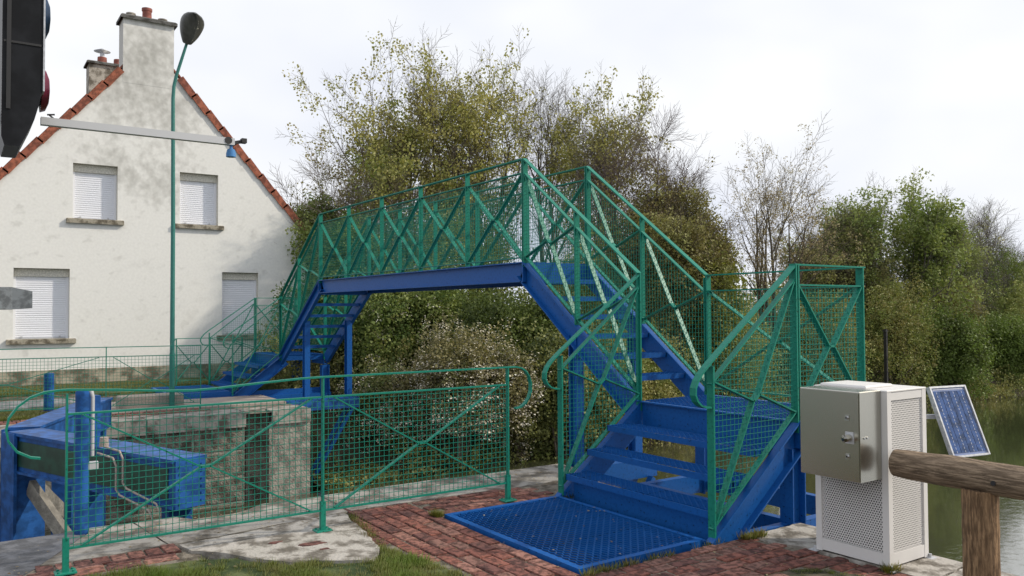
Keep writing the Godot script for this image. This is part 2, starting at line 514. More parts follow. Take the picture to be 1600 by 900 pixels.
func bricks() -> void:
	var base := MB.new()
	for r in [[-1.70, .58, -2.9, -2.12], [.0, .58, -2.9, -.03], [-4.2, -1.72, -3.6, -.55], [-.1, .42, -5.0, -3.9]]:
		flat(base, r[0], r[1], r[2], r[3], -.011)
	var root := struct("brick_paving", base, M.mortar)
	var root2 := MB.new()
	var fb := MB.new()
	flat(fb, 8.17, 8.75, -9, -.5, -.018)
	rng.seed = 12
	var vars := []
	for k in 10:
		var mb := MB.new()
		mb.cbox(Vector3.ZERO, Vector3(.205 + rng.randf_range(-.008, .004), .06, .094 + rng.randf_range(-.006, .004)), rng.randf_range(.003, .007))
		vars.append(mb.mesh())
	var list := []
	var joint_l := .218
	var joint_w := .106
	# left of the grate: long side along a
	var left_edge := func(a: float) -> float:
		if a > -.37: return lerpf(-2.88, -2.67, (a + .37) / .95)
		if a > -1.3: return lerpf(-2.66, -2.88, (a + 1.3) / .93)
		return -2.72
	var row := 0
	var b := -2.18
	while b > -2.95:
		var a := -1.72 + (.5 * joint_l if row % 2 else .0)
		while a < .52:
			if b > left_edge.call(a) + .02: list.append([a + joint_l / 2, b, PI / 2])
			a += joint_l
		b -= joint_w
		row += 1
	# above the grate: long side along b
	var a2 := .10
	row = 0
	while a2 < .56:
		var bb := -2.10 + (.5 * joint_l if row % 2 else 0.0)
		while bb < -1.05:
			list.append([a2, bb + joint_l / 2, 0.0])
			bb += joint_l
		a2 += joint_w
		row += 1
	# right of the grate: long side along b
	a2 = -1.775
	row = 0
	while a2 > -4.1:
		var bb := -.66 - (.5 * joint_l if row % 2 else 0.0) + (.1 if a2 < -2.2 else 0.0)
		while bb > -3.5:
			if not Geometry2D.is_point_in_polygon(Vector2(bb, -a2), pv([[-2.36, -1.02], [-2.40, -.92], [-2.60, -.80], [-5, -.7], [-5, -2.2], [-3.2, -1.8], [-2.68, -1.45], [-2.45, -1.25]])):
				list.append([a2, bb, 0.0])
			bb -= joint_l
		a2 -= joint_w
		row += 1
	# short courses at the left end of the railing
	for r in 3:
		var bb := -3.98 - .05 * r - .04 * (r % 2)
		while bb > -4.95:
			if .33 - .106 * r < .42 - (.0 if bb > -4.8 else .1): list.append([.33 - .106 * r, bb - .06, PI / 2 if r == 0 else 0.0])
			bb -= joint_w if r == 0 else joint_l
	list.sort_custom(func(p, q): return Vector2(p[0] + 5.59, p[1] + 5.27).length() < Vector2(q[0] + 5.59, q[1] + 5.27).length())
	list = list.filter(func(p): return p[0] > -3.4 or p[1] > -2.0)
	var rest := []
	for k in list.size():
		var p: Array = list[k]
		var m: int = [0, 0, 1, 1, 2, 3, 4, 5, 3][rng.randi() % 9]
		var xf := Transform3D(Basis(Vector3.UP, p[2] + rng.randf_range(-.025, .025)) * Basis(Vector3.RIGHT, rng.randf_range(-.02, .02)), P(p[0], p[1], -.030 + rng.randf_range(-.007, .004)))
		if k < 298:
			var o := MeshInstance3D.new()
			o.name = "brick" if k == 0 else "brick_%03d" % k
			o.mesh = vars[rng.randi() % 10]
			o.material_override = M.bricks[m]
			o.transform = xf
			root.add_child(o)
		else:
			rest.append(xf)
	if rest.size():
		var cols := []
		for k in rest.size(): cols.append(Color(1, 1, 1))
		stuff("outer_bricks", vars[0], M.bricks[1], rest, cols, root)
	# the red brick line behind the far coping
	var far := struct("far_brick_edging", fb, M.mortar)
	var k2 := 0
	for r in 2:
		var bb := -1.9 - .05 * r
		while bb > -5.2:
			var o := MeshInstance3D.new()
			o.name = "brick" if k2 == 0 else "brick_%03d" % k2
			k2 += 1
			o.mesh = vars[rng.randi() % 10]
			o.material_override = M.bricks[rng.randi() % 6]
			o.transform = Transform3D(Basis(Vector3.UP, PI / 2), P(8.28 + .215 * r, bb, -.02))
			far.add_child(o)
			bb -= joint_w

func build_far_ground() -> void:
	var r := MB.new()
	r.slab(pv([[9.95, -60], [9.95, -4.6], [10.1, -3.9], [10.6, -3.3], [11.2, -3.0], [11.8, -3.3], [11.9, -4.2], [11.9, -60]]), -.05, .045)
	struct("gravel_path", r, M.road)
	var gs := MB.new()
	for k in [[8.62, 9.93, -60, -3.4, .003], [11.92, 13.66, -60, -3.3, .10], [11.3, 13.66, -3.3, 2.5, .095]]:
		gs.slab(pv([[k[0], k[2]], [k[1], k[2]], [k[1], k[3]], [k[0], k[3]]]), -.1, k[4])
	struct("verge", gs, M.grass_soil)
	var d := MB.new()
	d.slab(pv([[8.62, -3.38], [11.28, -2.9], [11.28, -.4], [8.62, -.4]]), -.1, .012)
	struct("trodden_earth", d, M.granite)
	# near lawn
	var l := MB.new()
	var pts := [[-.02, -4.6], [-.02, -4.0], [-.14, -3.74], [-.27, -3.68], [-.38, -3.58], [-.48, -3.50], [-.52, -3.36], [-.62, -3.26], [-.70, -3.12], [-.74, -3.02], [-.62, -2.90], [-.40, -2.88], [-.7, -2.80], [-1.0, -2.74], [-1.3, -2.70], [-1.7, -2.74], [-2.4, -3.2], [-9, -4.5], [-9, -14], [-.8, -14], [-.5, -5.4]]
	l.slab(pv(pts), -.08, -.004)
	var l2 := [[-2.38, -1.02], [-2.42, -.90], [-2.58, -.80], [-2.85, -.72], [-3.2, -.66], [-5, -.7], [-5, -2.4], [-3.2, -2.0], [-2.62, -1.6], [-2.42, -1.35], [-2.33, -1.2]]
	struct("lawn", l, M.grass_soil)
	var so := MB.new()
	so.slab(pv(ragged(l2, .06, .02, 9)), -.08, -.004)
	struct("bare_soil", so, M.dirt)
	rng.seed = 5
	var blade := MB.new()
	for k in 9:
		var an := TAU * k / 9.0 + rng.randf() * .6
		var o := Vector3(cos(an), 0, sin(an)) * rng.randf_range(.0, .025)
		var h := rng.randf_range(.014, .042)
		var tip := o + Vector3(cos(an) * h * .6, h, sin(an) * h * .6)
		var s := Vector3(-sin(an), 0, cos(an)) * .0028
		blade.tri(o - s, o + s, tip, Vector3(cos(an) * .3, .9, sin(an) * .3).normalized())
	var bm := blade.mesh()
	var xf := []; var cols := []
	var poly1 := pv(pts); var poly2 := pv(l2)
	var nz := FastNoiseLite.new(); nz.seed = 6; nz.frequency = 1.3
	while xf.size() < 15000:
		var p := Vector2(rng.randf_range(-5.2, -.55), rng.randf_range(-.0, 3.6))
		var in1 := Geometry2D.is_point_in_polygon(p, poly1)
		if not in1 and not Geometry2D.is_point_in_polygon(p, poly2): continue
		var q := nz.get_noise_2d(p.x, p.y)
		var bare := clampf((-.05 - q) * 3.0 + (.55 if p.x < -3.7 else (.35 if not in1 else 0.0)), 0, .92)
		if rng.randf() < bare: continue
		var s := rng.randf_range(.55, 1.25) * (1.0 + .5 * clampf(q, -.5, .8)) * (1.0 if in1 else .6)
		xf.append(Transform3D(Basis(Vector3.UP, rng.randf() * TAU).scaled(Vector3(s, s * rng.randf_range(.7, 1.2), s)), Vector3(p.x, -.005, p.y)))
		var dry := clampf(.35 - q * .8 + rng.randf_range(-.25, .25), 0, 1)
		cols.append(Color(.13, .20, .035).lerp(Color(.26, .22, .10), dry))
	var g1 := stuff("near_grass", bm, M.leaf, xf, cols, self)
	tag(g1, "short patchy grass in front of the broken slab", "grass")
	xf = []; cols = []
	while xf.size() < 9000:
		var a := rng.randf_range(8.65, 13.6)
		if a > 9.9 and a < 11.95: continue
		var bb := rng.randf_range(-7.5, -.6 if a > 11.9 else -3.4)
		var s := rng.randf_range(1.0, 2.2)
		xf.append(Transform3D(Basis(Vector3.UP, rng.randf() * TAU).scaled(Vector3(s * 1.3, s * .8, s * 1.3)), P(a, bb, .0 if a < 10 else .095)))
		cols.append(Color(.14, .19, .04).lerp(Color(.25, .22, .11), rng.randf_range(.1, .8)))
	var g2 := stuff("far_grass", bm, M.leaf, xf, cols, self)
	tag(g2, "mown grass strips in front of the white house", "grass")
	# weeds along cracks and the edges of the grate
	xf = []; cols = []
	for k in 420:
		var t := rng.randf()
		var p: Vector3
		match k % 6:
			0: p = P(lerpf(.0, .08, t), -2.12 - rng.randf() * .04, 0)
			1: p = P(lerpf(-1.70, -1.74, rng.randf()), lerpf(-2.1, -.9, t * t), -.01)
			2: p = P(lerpf(-1.74, -1.80, rng.randf()), lerpf(-.72, -.5, t), 0)
			3: p = P(lerpf(-.5, .5, t), lerpf(-2.86, -2.68, t) + rng.randf_range(-.03, .03), -.01)
			4: p = P(rng.randf_range(-2.76, -2.72), rng.randf_range(-.58, -.5), 0)
			5: p = P(rng.randf_range(-.03, .02), rng.randf_range(-.95, -.1), -.02)
		var s := rng.randf_range(.5, 1.5)
		xf.append(Transform3D(Basis(Vector3.UP, rng.randf() * TAU).scaled(Vector3.ONE * s), p))
		cols.append(Color(.13, .17, .035).lerp(Color(.22, .18, .07), rng.randf()))
	tag(stuff("weeds", bm, M.leaf, xf, cols, self), "small weeds in the joints round the blue floor grate", "weeds")

func litter() -> void:
	var mb := MB.new()
	mb.quad(Vector3(-.5, 0, 0), Vector3(0, .12, .32), Vector3(.5, 0, 0), Vector3(0, .10, -.32), Vector3.UP)
	var g := RandomNumberGenerator.new(); g.seed = 88
	var xf := []; var cols := []
	for k in 900:
		var p := Vector3(g.randf_range(-5.2, -.1), .004, g.randf_range(-1.15, 2.9))
		if k % 3 == 0: p = P(g.randf_range(.4, 1.2), g.randf_range(-4.4, -.1), .008)
		if k % 17 == 0: p = P(g.randf_range(-1.6, -.05), g.randf_range(-2.05, -1.0), .018)
		elif p.x > -2.12 and -p.z > -1.72 and -p.z < .05: continue
		var s := g.randf_range(.008, .03)
		xf.append(Transform3D(Basis(Vector3.UP, g.randf() * TAU).rotated(Vector3.RIGHT, g.randf_range(-.3, .3)).scaled(Vector3.ONE * s), p))
		cols.append(Color(.16, .11, .06).lerp(Color(.40, .34, .20), g.randf()))
	tag(stuff("leaf_litter", mb.mesh(), M.leaf, xf, cols, self), "scattered crumbs of dry leaves on the paving and concrete", "litter")

# ---------------------------------------------------------------- footbridge
const GB := -2.10
const SB := -.948
const W := 1.66
const HL := .757
const HR := 1.937
const DW := .871
const AN := 1.828
const AF := 7.98
const HD := 2.14
const RH := 1.152

func wires(p0: Vector3, p1: Vector3, hb: float, ht: float, off: Vector3, pitch := .04, r := .0031) -> MB:
	var mb := MB.new()
	var flatd := Vector3(p1.x - p0.x, 0, p1.z - p0.z)
	var l := flatd.length()
	var d := flatd / l
	var rise := p1.y - p0.y
	var cnt := int(l / pitch)
	for k in range(1, cnt):
		var t := float(k) / cnt
		var q := p0.lerp(p1, t) + off
		mb.bar(q + Vector3.UP * hb, q + Vector3.UP * ht, r, r, d)
	var y := minf(p0.y, p1.y) + hb + pitch * .5
	var top := maxf(p0.y, p1.y) + ht
	while y < top:
		var t0 := 0.0; var t1 := 1.0
		if absf(rise) > .01:
			var ta := (y - p0.y - ht) / rise
			var tb := (y - p0.y - hb) / rise
			t0 = maxf(0, minf(ta, tb)); t1 = minf(1, maxf(ta, tb))
		if t1 - t0 > .01:
			var q0 := p0 + flatd * t0; q0.y = y
			var q1 := p0 + flatd * t1; q1.y = y
			mb.bar(q0 + off * 1.6, q1 + off * 1.6, r, r)
		y += pitch
	return mb

# one bay: cross of four flats meeting at a short middle plate
func cross(p0: Vector3, p1: Vector3, hb: float, ht: float, nrm: Vector3, w: float, t := .009, inset := .03) -> MB:
	var mb := MB.new()
	var d := Vector3(p1.x - p0.x, 0, p1.z - p0.z)
	var l := d.length()
	d /= l
	var c := (p0 + p1) * .5 + Vector3.UP * (hb + ht) * .5
	var sl := (p1 - p0) / l
	var a := [p0 + sl * inset + Vector3.UP * hb, p0 + sl * inset + Vector3.UP * ht, p1 - sl * inset + Vector3.UP * hb, p1 - sl * inset + Vector3.UP * ht]
	for k in 4:
		var side := -1.0 if k < 2 else 1.0
		var q: Vector3 = c + sl * side * .028
		mb.bar(a[k], q, w, t, (a[k] - q).normalized().cross(nrm))
	mb.bar(c - sl * .032, c + sl * .032, w, t * 1.5, sl.cross(nrm))
	return mb

func panel(root: Node3D, p0: Vector3, p1: Vector3, hb: float, hm: float, ht: float, nrm: Vector3, bays := 1, posts := [true, true], drop := [0.0, 0.0], m: Material = null, pitch := .04) -> void:
	if m == null: m = M.green
	for k in bays + 1:
		if (k == 0 and not posts[0]) or (k == bays and not posts[1]): continue
		var q := p0.lerp(p1, float(k) / bays) + (p1 - p0).normalized() * (.016 if k == 0 else (-.016 if k == bays else 0.0))
		var mb := MB.new()
		mb.bar(q - Vector3.UP * (drop[0] if k == 0 else (drop[1] if k == bays else 0.0)), q + Vector3.UP * (ht - .004), .062, .014, (p1 - p0).slide(Vector3.UP).normalized())
		obj("post", mb, m, root)
	for k in 2:
		var h: float = [hm, hb][k]
		var mb := MB.new()
		mb.bar(p0 + Vector3.UP * h, p1 + Vector3.UP * h, .044, .012, Vector3.UP)
		obj(["mid_rail", "bottom_rail"][k], mb, m, root)
	for k in bays:
		obj("cross_brace", cross(p0.lerp(p1, float(k) / bays), p0.lerp(p1, float(k + 1) / bays), hb + .008, hm - .008, nrm, .052, .011), m, root)
	obj("wire_mesh", wires(p0, p1, hb, hm, nrm * .006, pitch), m, root)

func channel(root: Node3D, called: String, p: Vector3, q: Vector3, out: Vector3, depth: float, m: Material) -> void:
	# the top edge runs from p to q; flanges point along out
	var d := (q - p).normalized()
	var dn := d.cross(out)
	if dn.y > 0: dn = -dn
	dn = dn.normalized()
	var mb := MB.new()
	mb.bar(p + dn * depth * .5, q + dn * depth * .5, .009, depth - .002, dn)
	mb.bar(p + out * .032 + dn * .006, q + out * .032 + dn * .006, .055, .012, dn)
	mb.bar(p + out * .032 + dn * (depth - .006), q + out * .032 + dn * (depth - .006), .055, .012, dn)
	obj(called, mb, m, root)

func grating(l: float, w: float, pitch := .027, cell := .062, th := .004, hh := .007) -> MB:
	# expanded metal, long diamonds along x; centred
	var mb := MB.new()
	var rows := int(w / pitch)
	var cols := int(l / (cell * .5))
	for r in rows:
		var z0 := -w / 2 + pitch * (r + .5)
		for k in cols:
			var s0 := 1.0 if (k + r) % 2 == 0 else -1.0
			var x0 := -l / 2 + l * k / cols
			var x1 := -l / 2 + l * (k + 1) / cols
			mb.bar(Vector3(x0, 0, z0 + s0 * pitch * .25), Vector3(x1, 0, z0 - s0 * pitch * .25), th, hh)
		# bonds to the next strand
		if r < rows - 1:
			for k in range(r % 2, cols, 2):
				pass
	return mb

func tread(root: Node3D, c: Vector3, along: Vector3, l: float, depth: float) -> void:
	# along: the direction of the tread's width; a grating in a lipped frame
	var fr := MB.new()
	var dv := Vector3.UP.cross(along).normalized()
	var bs := Basis(along, Vector3.UP, along.cross(Vector3.UP))
	for s in [-1, 1]:
		fr.bar(c + dv * (depth / 2 - .004) * s - along * l / 2 - Vector3.UP * .022, c + dv * (depth / 2 - .004) * s + along * l / 2 - Vector3.UP * .022, .008, .05)
		fr.bar(c + along * (l / 2 - .004) * s - dv * depth / 2 - Vector3.UP * .022, c + along * (l / 2 - .004) * s + dv * depth / 2 - Vector3.UP * .022, .008, .046)
	var o := obj("tread", fr, M.blue, root)
	var g := obj("tread_grating", grating(l - .02, depth - .02), M.blue, o)
	g.transform = Transform3D(bs, c)

func curl(dirb: Vector3, start: Vector3, k := 1.0) -> Array:
	var out := []
	for p in [[0, 0], [.05, -.040], [.10, -.083], [.135, -.125], [.158, -.172], [.160, -.220], [.140, -.262], [.105, -.292], [.06, -.308], [.006, -.312]]:
		out.append(start + dirb * p[0] * k + Vector3.UP * p[1] * k)
	return out

func handrail(root: Node3D, pts: Array, wd: Vector3, m: Material = null) -> void:
	var mb := MB.new()
	mb.ribbon(pts, wd, .055, .013)
	obj("handrail", mb, m if m else M.green, root)

# a stair with landing at one end; s = +1 near end, -1 far end. a0: deck end, a1: landing start, a2: landing end
func stair_end(root: Node3D, a0: float, a1: float, a2: float, hl: float, hr: float, wire: float) -> void:
	var sg := signf(a1 - a0)
	var X := Vector3.RIGHT
	var A := P(sg, 0, 0)
	var rise := (HD - hl) / 7.0
	var run := (a1 - a0) / 7.0
	for side in 2:
		var b := 0.0 if side == 0 else DW
		var out := -X if side == 0 else X
		channel(root, "stringer", P(a0, b, HD), P(a1, b, hl + .002), out, .205, M.blue)
		var q0 := P(a0, b, HD) + out * .02
		var q1 := P(a1, b, hl) + out * .02
		panel(root, q0, q1, .07, RH - .155, RH, out, 2, [true, true], [.05, .10], null, wire)
	for k in range(1, 7):
		tread(root, P(a0 + run * (k - .5), DW / 2, HD - rise * k), X, DW - .03, .235)
	for b in [-.032, DW + .032]:
		var jp := MB.new()
		jp.box(P(a0 + sg * .004, b, HD - .118), Vector3(.058, .22, .014))
		obj("joint_plate", jp, M.blue, root)
	# end plate of the deck
	var ep := MB.new()
	ep.box(P(a0 + sg * .006, DW / 2, HD - .1), Vector3(DW - .03, .20, .010))
	obj("riser_plate", ep, M.blue, root)
	# landing
	var am := (a1 + a2) / 2
	var ll := absf(a2 - a1)
	channel(root, "landing_beam", P(a1, DW, hl), P(a2, DW, hl), X, .2, M.blue)
	channel(root, "landing_beam", P(a2, 0, hl), P(a2, DW, hl), A, .2, M.blue)
	var fp := MB.new()
	fp.box(P(am, .0, hl - .115), Vector3(.012, .225, ll - .03))
	fp.box(P(am, -.018, hl - .006), Vector3(.045, .012, ll - .03))
	obj("landing_riser", fp, M.blue, root)
	for t in [.02, .35, .68]:
		var cm := MB.new()
		cm.bar(P(lerpf(a1, a2, t), .02, hl - .06), P(lerpf(a1, a2, t), DW - .02, hl - .06), .05, .08)
		obj("landing_joist", cm, M.blue, root)
	var g := obj("landing_grating", grating(ll - .02, DW - .03), M.blue, root)
	g.transform = Transform3D(Basis(Vector3.UP, PI / 2), P(am, DW / 2, hl + .002))
	panel(root, P(a1, DW, hl) + X * .02, P(a2, DW, hl) + X * .02, .07, hr - hl - .155, hr - hl, X, 1, [true, true], [.1, .1], null, wire)
	panel(root, P(a2, DW, hl) + A * .02, P(a2, 0, hl) + A * .02, .07, hr - hl - .155, hr - hl, A, 1, [true, true], [.1, .1], null, wire)
	# lower flight, turned through ninety degrees
	var lr := hl / 4.0
	for side in 2:
		var a := a1 if side == 0 else a2
		var out := -A if side == 0 else A
		channel(root, "stringer", P(a, 0, hl), P(a, SB - .03, .0), out, .205, M.blue)
		panel(root, P(a, 0, hl) + out * .02, P(a, SB, .0) + out * .02, .085, hr - hl - .10, hr - hl + .02, out, 1, [true, true], [.08, .0], null, wire)
	for k in range(1, 4):
		tread(root, P(am, SB * (k - .12) / 4.0 - .10, hl - lr * k), A, ll - .03, .26)
	var tp := MB.new()
	tp.box(P(am, SB + .12, -.16), Vector3(.010, .58, ll - .06))
	obj("toe_plate", tp, M.blue, root)
	# handrails
	var up := Vector3.UP
	var near_pts := [P(AF if sg < 0 else AN, -.02, HD + RH) if false else P(a0, -.02, HD + RH), P(a1, -.02, hr)]
	handrail(root, near_pts, X)
	handrail(root, [P(a0, DW + .02, HD + RH), P(a1, DW + .02, hr)], X)
	handrail(root, [P(a1, DW + .02, hr), P(a2 + sg * .02, DW + .02, hr)], X)
	handrail(root, [P(a2 + sg * .02, DW + .02, hr - .001), P(a2 + sg * .02, 0, hr - .001)], P(1, 0, 0))
	for side in 2:
		var a := a1 - sg * .02 if side == 0 else a2 + sg * .02
		handrail(root, [P(a, 0.0, hr)] + curl(-X, P(a, SB, 1.235 - (.757 - hl))), P(1, 0, 0))
	for a in [a1, a2]:
		var jp := MB.new()
		var oo := -1.0 if a == a1 else 1.0
		jp.box(P(a + sg * .036 * oo, .002, hl - .108), Vector3(.022, .20, .066))
		obj("joint_plate", jp, M.blue, root)
	# legs under the landing and under the upper flight
	for q in [[a2 - sg * .02, .0], [a1 - sg * .03, DW], [a2 - sg * .02, DW]]:
		var lg := MB.new()
		lg.box(P(q[0], q[1], (hl - .21 - .2) / 2), Vector3(.14, hl - .21 + .2, .010))
		for s in [-1, 1]: lg.box(P(q[0], q[1] + .072 * s, (hl - .21 - .2) / 2), Vector3(.010, hl - .21 + .2, .12))
		obj("leg", lg, M.blue, root)
	var lt := .5 * (a1 - a0)
	for b in [0.03, DW - .03]:
		var lg := MB.new()
		var ac := a0 + (.905 if sg < 0 else 1.0) * lt * (1.0 if sg < 0 else .95)
		if sg > 0: ac = a0 + .815
		var top := HD - (absf(ac - a0) / absf(a1 - a0)) * (HD - hl) - .17
		lg.box(P(ac, b, (top - .2) / 2), Vector3(.012, top + .2, .10))
		for s in [-1, 1]: lg.box(P(ac + .055 * s, b, (top - .2) / 2), Vector3(.10, top + .2, .011))
		obj("leg", lg, M.blue, root)
	# the ground frame: beams that reach out from the bank, with struts below
	var bs := MB.new()
	for a in [a1, a2]:
		bs.bar(P(a - sg * .035, SB - .05, -.10), P(a - sg * .035, DW + .12, -.10), .075, .17)
	bs.bar(P(a1, DW + .05, -.101), P(a2, DW + .05, -.101), .07, .168)
	bs.bar(P(a1, .05, -.10), P(a2, .05, -.10), .07, .168)
	obj("base_frame", bs, M.blue, root)
	var cb := MB.new()
	var ac2 := a0 + sg * (.815 if sg > 0 else .92)
	cb.box(P(ac2, .30 if sg > 0 else .54, -.09), Vector3(1.38 if sg > 0 else .92, .19, .34 if sg > 0 else .15))
	obj("cantilever_beam", cb, M.gate_blue if sg > 0 else M.blue, root)
	for aa in [ac2 - .12, ac2 + .12]:
		var st := MB.new()
		st.bar(P(aa, .88, -.18), P(aa, -.02 if sg < 0 else .10, -1.45), .07, .05)
		obj("strut", st, M.blue, root)

func footbridge() -> void:
	var root := thing("footbridge", "blue steel footbridge with green mesh railings and stairs over the lock", "footbridge")
	var X := Vector3.RIGHT
	for side in 2:
		var b := 0.0 if side == 0 else DW
		var out := -X if side == 0 else X
		channel(root, "deck_beam", P(AN, b, HD), P(AF, b, HD), out, .225, M.blue)
		panel(root, P(AN, b, HD) + out * .02, P(AF, b, HD) + out * .02, .05, RH - .155, RH, out, 5, [true, true], [.05, .05], null, .04)
		handrail(root, [P(AN, b, HD + RH) + out * .02, P(AF, b, HD + RH) + out * .02], X)
	for k in 9:
		var j := MB.new()
		j.bar(P(lerpf(AN + .1, AF - .1, k / 8.0), .01, HD - .09), P(lerpf(AN + .1, AF - .1, k / 8.0), DW - .01, HD - .09), .06, .10)
		obj("joist", j, M.blue, root)
	var dp := MB.new()
	dp.box(P((AN + AF) / 2, DW / 2, HD - .022), Vector3(DW - .02, .008, AF - AN - .03))
	obj("deck_plate", dp, M.blue, root)
	stair_end(root, AN, 0.0, -W, HL, HR, .04)
	stair_end(root, AF, 10.08, 11.74, .742, 1.89, .04)
	# grating panel in the paving at the near foot
	for e in [[0.0, -W, GB, SB - .02, .0], [10.08, 11.74, -2.05, SB - .02, .10]]:
		var fr := MB.new()
		var am: float = (e[0] + e[1]) / 2
		var bm: float = (e[2] + e[3]) / 2
		var la := absf(e[1] - e[0])
		var lb := absf(e[3] - e[2])
		var yy: float = e[4] + .012
		fr.bar(P(e[0], e[2] + .025, yy - .03), P(e[1], e[2] + .025, yy - .03), .05, .07)
		fr.bar(P(e[0], e[3] - .02, yy - .032), P(e[1], e[3] - .02, yy - .032), .04, .06)
		for a in [e[0], e[1]]:
			var aa: float = a + (.025 if a == minf(e[0], e[1]) else -.025)
			fr.bar(P(aa, e[2] + .05, yy - .03), P(aa, e[3] - .04, yy - .03), .05, .07)
		if e[4] > 0: fr.bar(P(e[0], e[2] + .02, .03), P(e[1], e[2] + .02, .03), .03, .1); fr.bar(P(e[0] + .02, e[2], .03), P(e[0] + .02, 1.0, .03), .03, .12)
		var f := obj("floor_frame", fr, M.blue, root)
		var g := obj("floor_grating", grating(la - .1, lb - .09, .033, .072, .0058, .009), M.blue, f)
		g.transform = Transform3D(Basis(Vector3.UP, PI / 2), P(am, bm, yy - .006))

# ---------------------------------------------------------------- railings on the ground
func barrier() -> void:
	var a := .127
	var bp := [-4.688, -3.04, -1.415]
	var root := thing("barrier_railing", "long green mesh barrier with curled handrail ends along the near lock edge", "railing", P(a, bp[1], 0))
	var o := func(b: float, y: float) -> Vector3: return P(0, b - bp[1], y)
	var N := P(-1, 0, 0)
	for b in bp:
		var mb := MB.new()
		mb.bar(o.call(b, .0), o.call(b, .22), .036, .036, Vector3.RIGHT)
		mb.bar(o.call(b, .2), o.call(b, 1.115 if b > -4 else 1.10), .036, .012, Vector3.RIGHT)
		var p := obj("post", mb, M.green, root)
		var pl := MB.new()
		pl.cbox(o.call(b, .012), Vector3(.12, .012, .10), .004)
		for s in [[-.04, -.03], [.04, -.03], [-.04, .03], [.04, .03]]:
			pl.tube([o.call(b + s[0], .016) + P(s[1], 0, 0), o.call(b + s[0], .026) + P(s[1], 0, 0)], [.008, .008], 6, true)
		obj("base_plate", pl, M.green, p)
	for k in 2:
		var p0: Vector3 = o.call(bp[k], .0); var p1: Vector3 = o.call(bp[k + 1], .0)
		for h in [.155, .975]:
			var mb := MB.new()
			mb.bar(p0 + Vector3.UP * h, p1 + Vector3.UP * h, .03, .012)
			obj("mid_rail" if h > .5 else "bottom_rail", mb, M.green, root)
		obj("cross_brace", cross(p0, p1, .163, .967, N, .03, .010, .09), M.green, root)
		obj("wire_mesh", wires(p0, p1, .155, .975, N * .005, .0405, .0034), M.green, root)
	# handrail: bent down between the first two posts, a curl at each end
	var pts := []
	for p in [[-.18, -.405], [-.23, -.395], [-.30, -.355], [-.345, -.29], [-.358, -.22], [-.345, -.15], [-.30, -.085], [-.235, -.035], [-.16, -.008], [-.08, 0.0]]:
		pts.append(o.call(bp[0] + p[0] + .04, 1.125 + p[1]))
	for p in [[-4.68, 1.125], [-4.4, 1.108], [-4.1, 1.084], [-3.95, 1.078], [-3.8, 1.082], [-3.5, 1.102], [-3.2, 1.118], [-3.04, 1.121], [-2.6, 1.121], [-1.415, 1.121], [-1.33, 1.121]]:
		pts.append(o.call(p[0], p[1]))
	for k in 9:
		var an := PI / 2 - PI * 1.02 * (k + 1) / 9.0
		pts.append(o.call(-1.33 + .155 * cos(an), .946 + .175 * sin(an)))
	var hr := MB.new()
	hr.ribbon(pts, P(1, 0, 0), .04, .012)
	obj("handrail", hr, M.green, root)

func far_fence() -> void:
	var q := [P(9.78, -8.6, 0), P(9.28, -5.98, 0), P(8.72, -3.27, 0), P(8.44, -1.9, 0)]
	var root := thing("far_railing", "thin green mesh railing on the far lock side before the white house", "railing", q[2])
	for k in q.size():
		var mb := MB.new()
		mb.bar(q[k] - q[2], q[k] - q[2] + Vector3.UP * 1.045, .03, .012, Vector3.RIGHT)
		obj("post", mb, M.green, root)
	for k in q.size() - 1:
		var p0: Vector3 = q[k] - q[2]; var p1: Vector3 = q[k + 1] - q[2]
		for h in [.12, .90, 1.05]:
			var mb := MB.new()
			mb.bar(p0 + Vector3.UP * h, p1 + Vector3.UP * h, .03, .012)
			obj("handrail" if h > 1 else "rail", mb, M.green, root)
		var nrm := (p1 - p0).cross(Vector3.UP).normalized()
		obj("cross_brace", cross(p0, p1, .13, .89, nrm, .022, .010, .10), M.green, root)
		obj("wire_mesh", wires(p0, p1, .12, .9, nrm * .005, .05, .0042), M.green, root)
	var r2 := thing("short_railing", "short green barrier with cross braces behind the foot of the far stairs", "railing", P(11.95, -.95, .06))
	var s0 := P(0, -.60, 0); var s1 := P(0, .75, 0)
	panel(r2, s0, s1, .14, .86, 1.0, P(-1, 0, 0), 2, [true, true], [.05, .05], null, .04)
	handrail(r2, [s0 + Vector3(-.03, .86, 0), s0 + Vector3(-.028, .95, 0), s0 + Vector3(0, 1.0, 0), s1 + Vector3(0, 1.0, 0)], P(1, 0, 0))

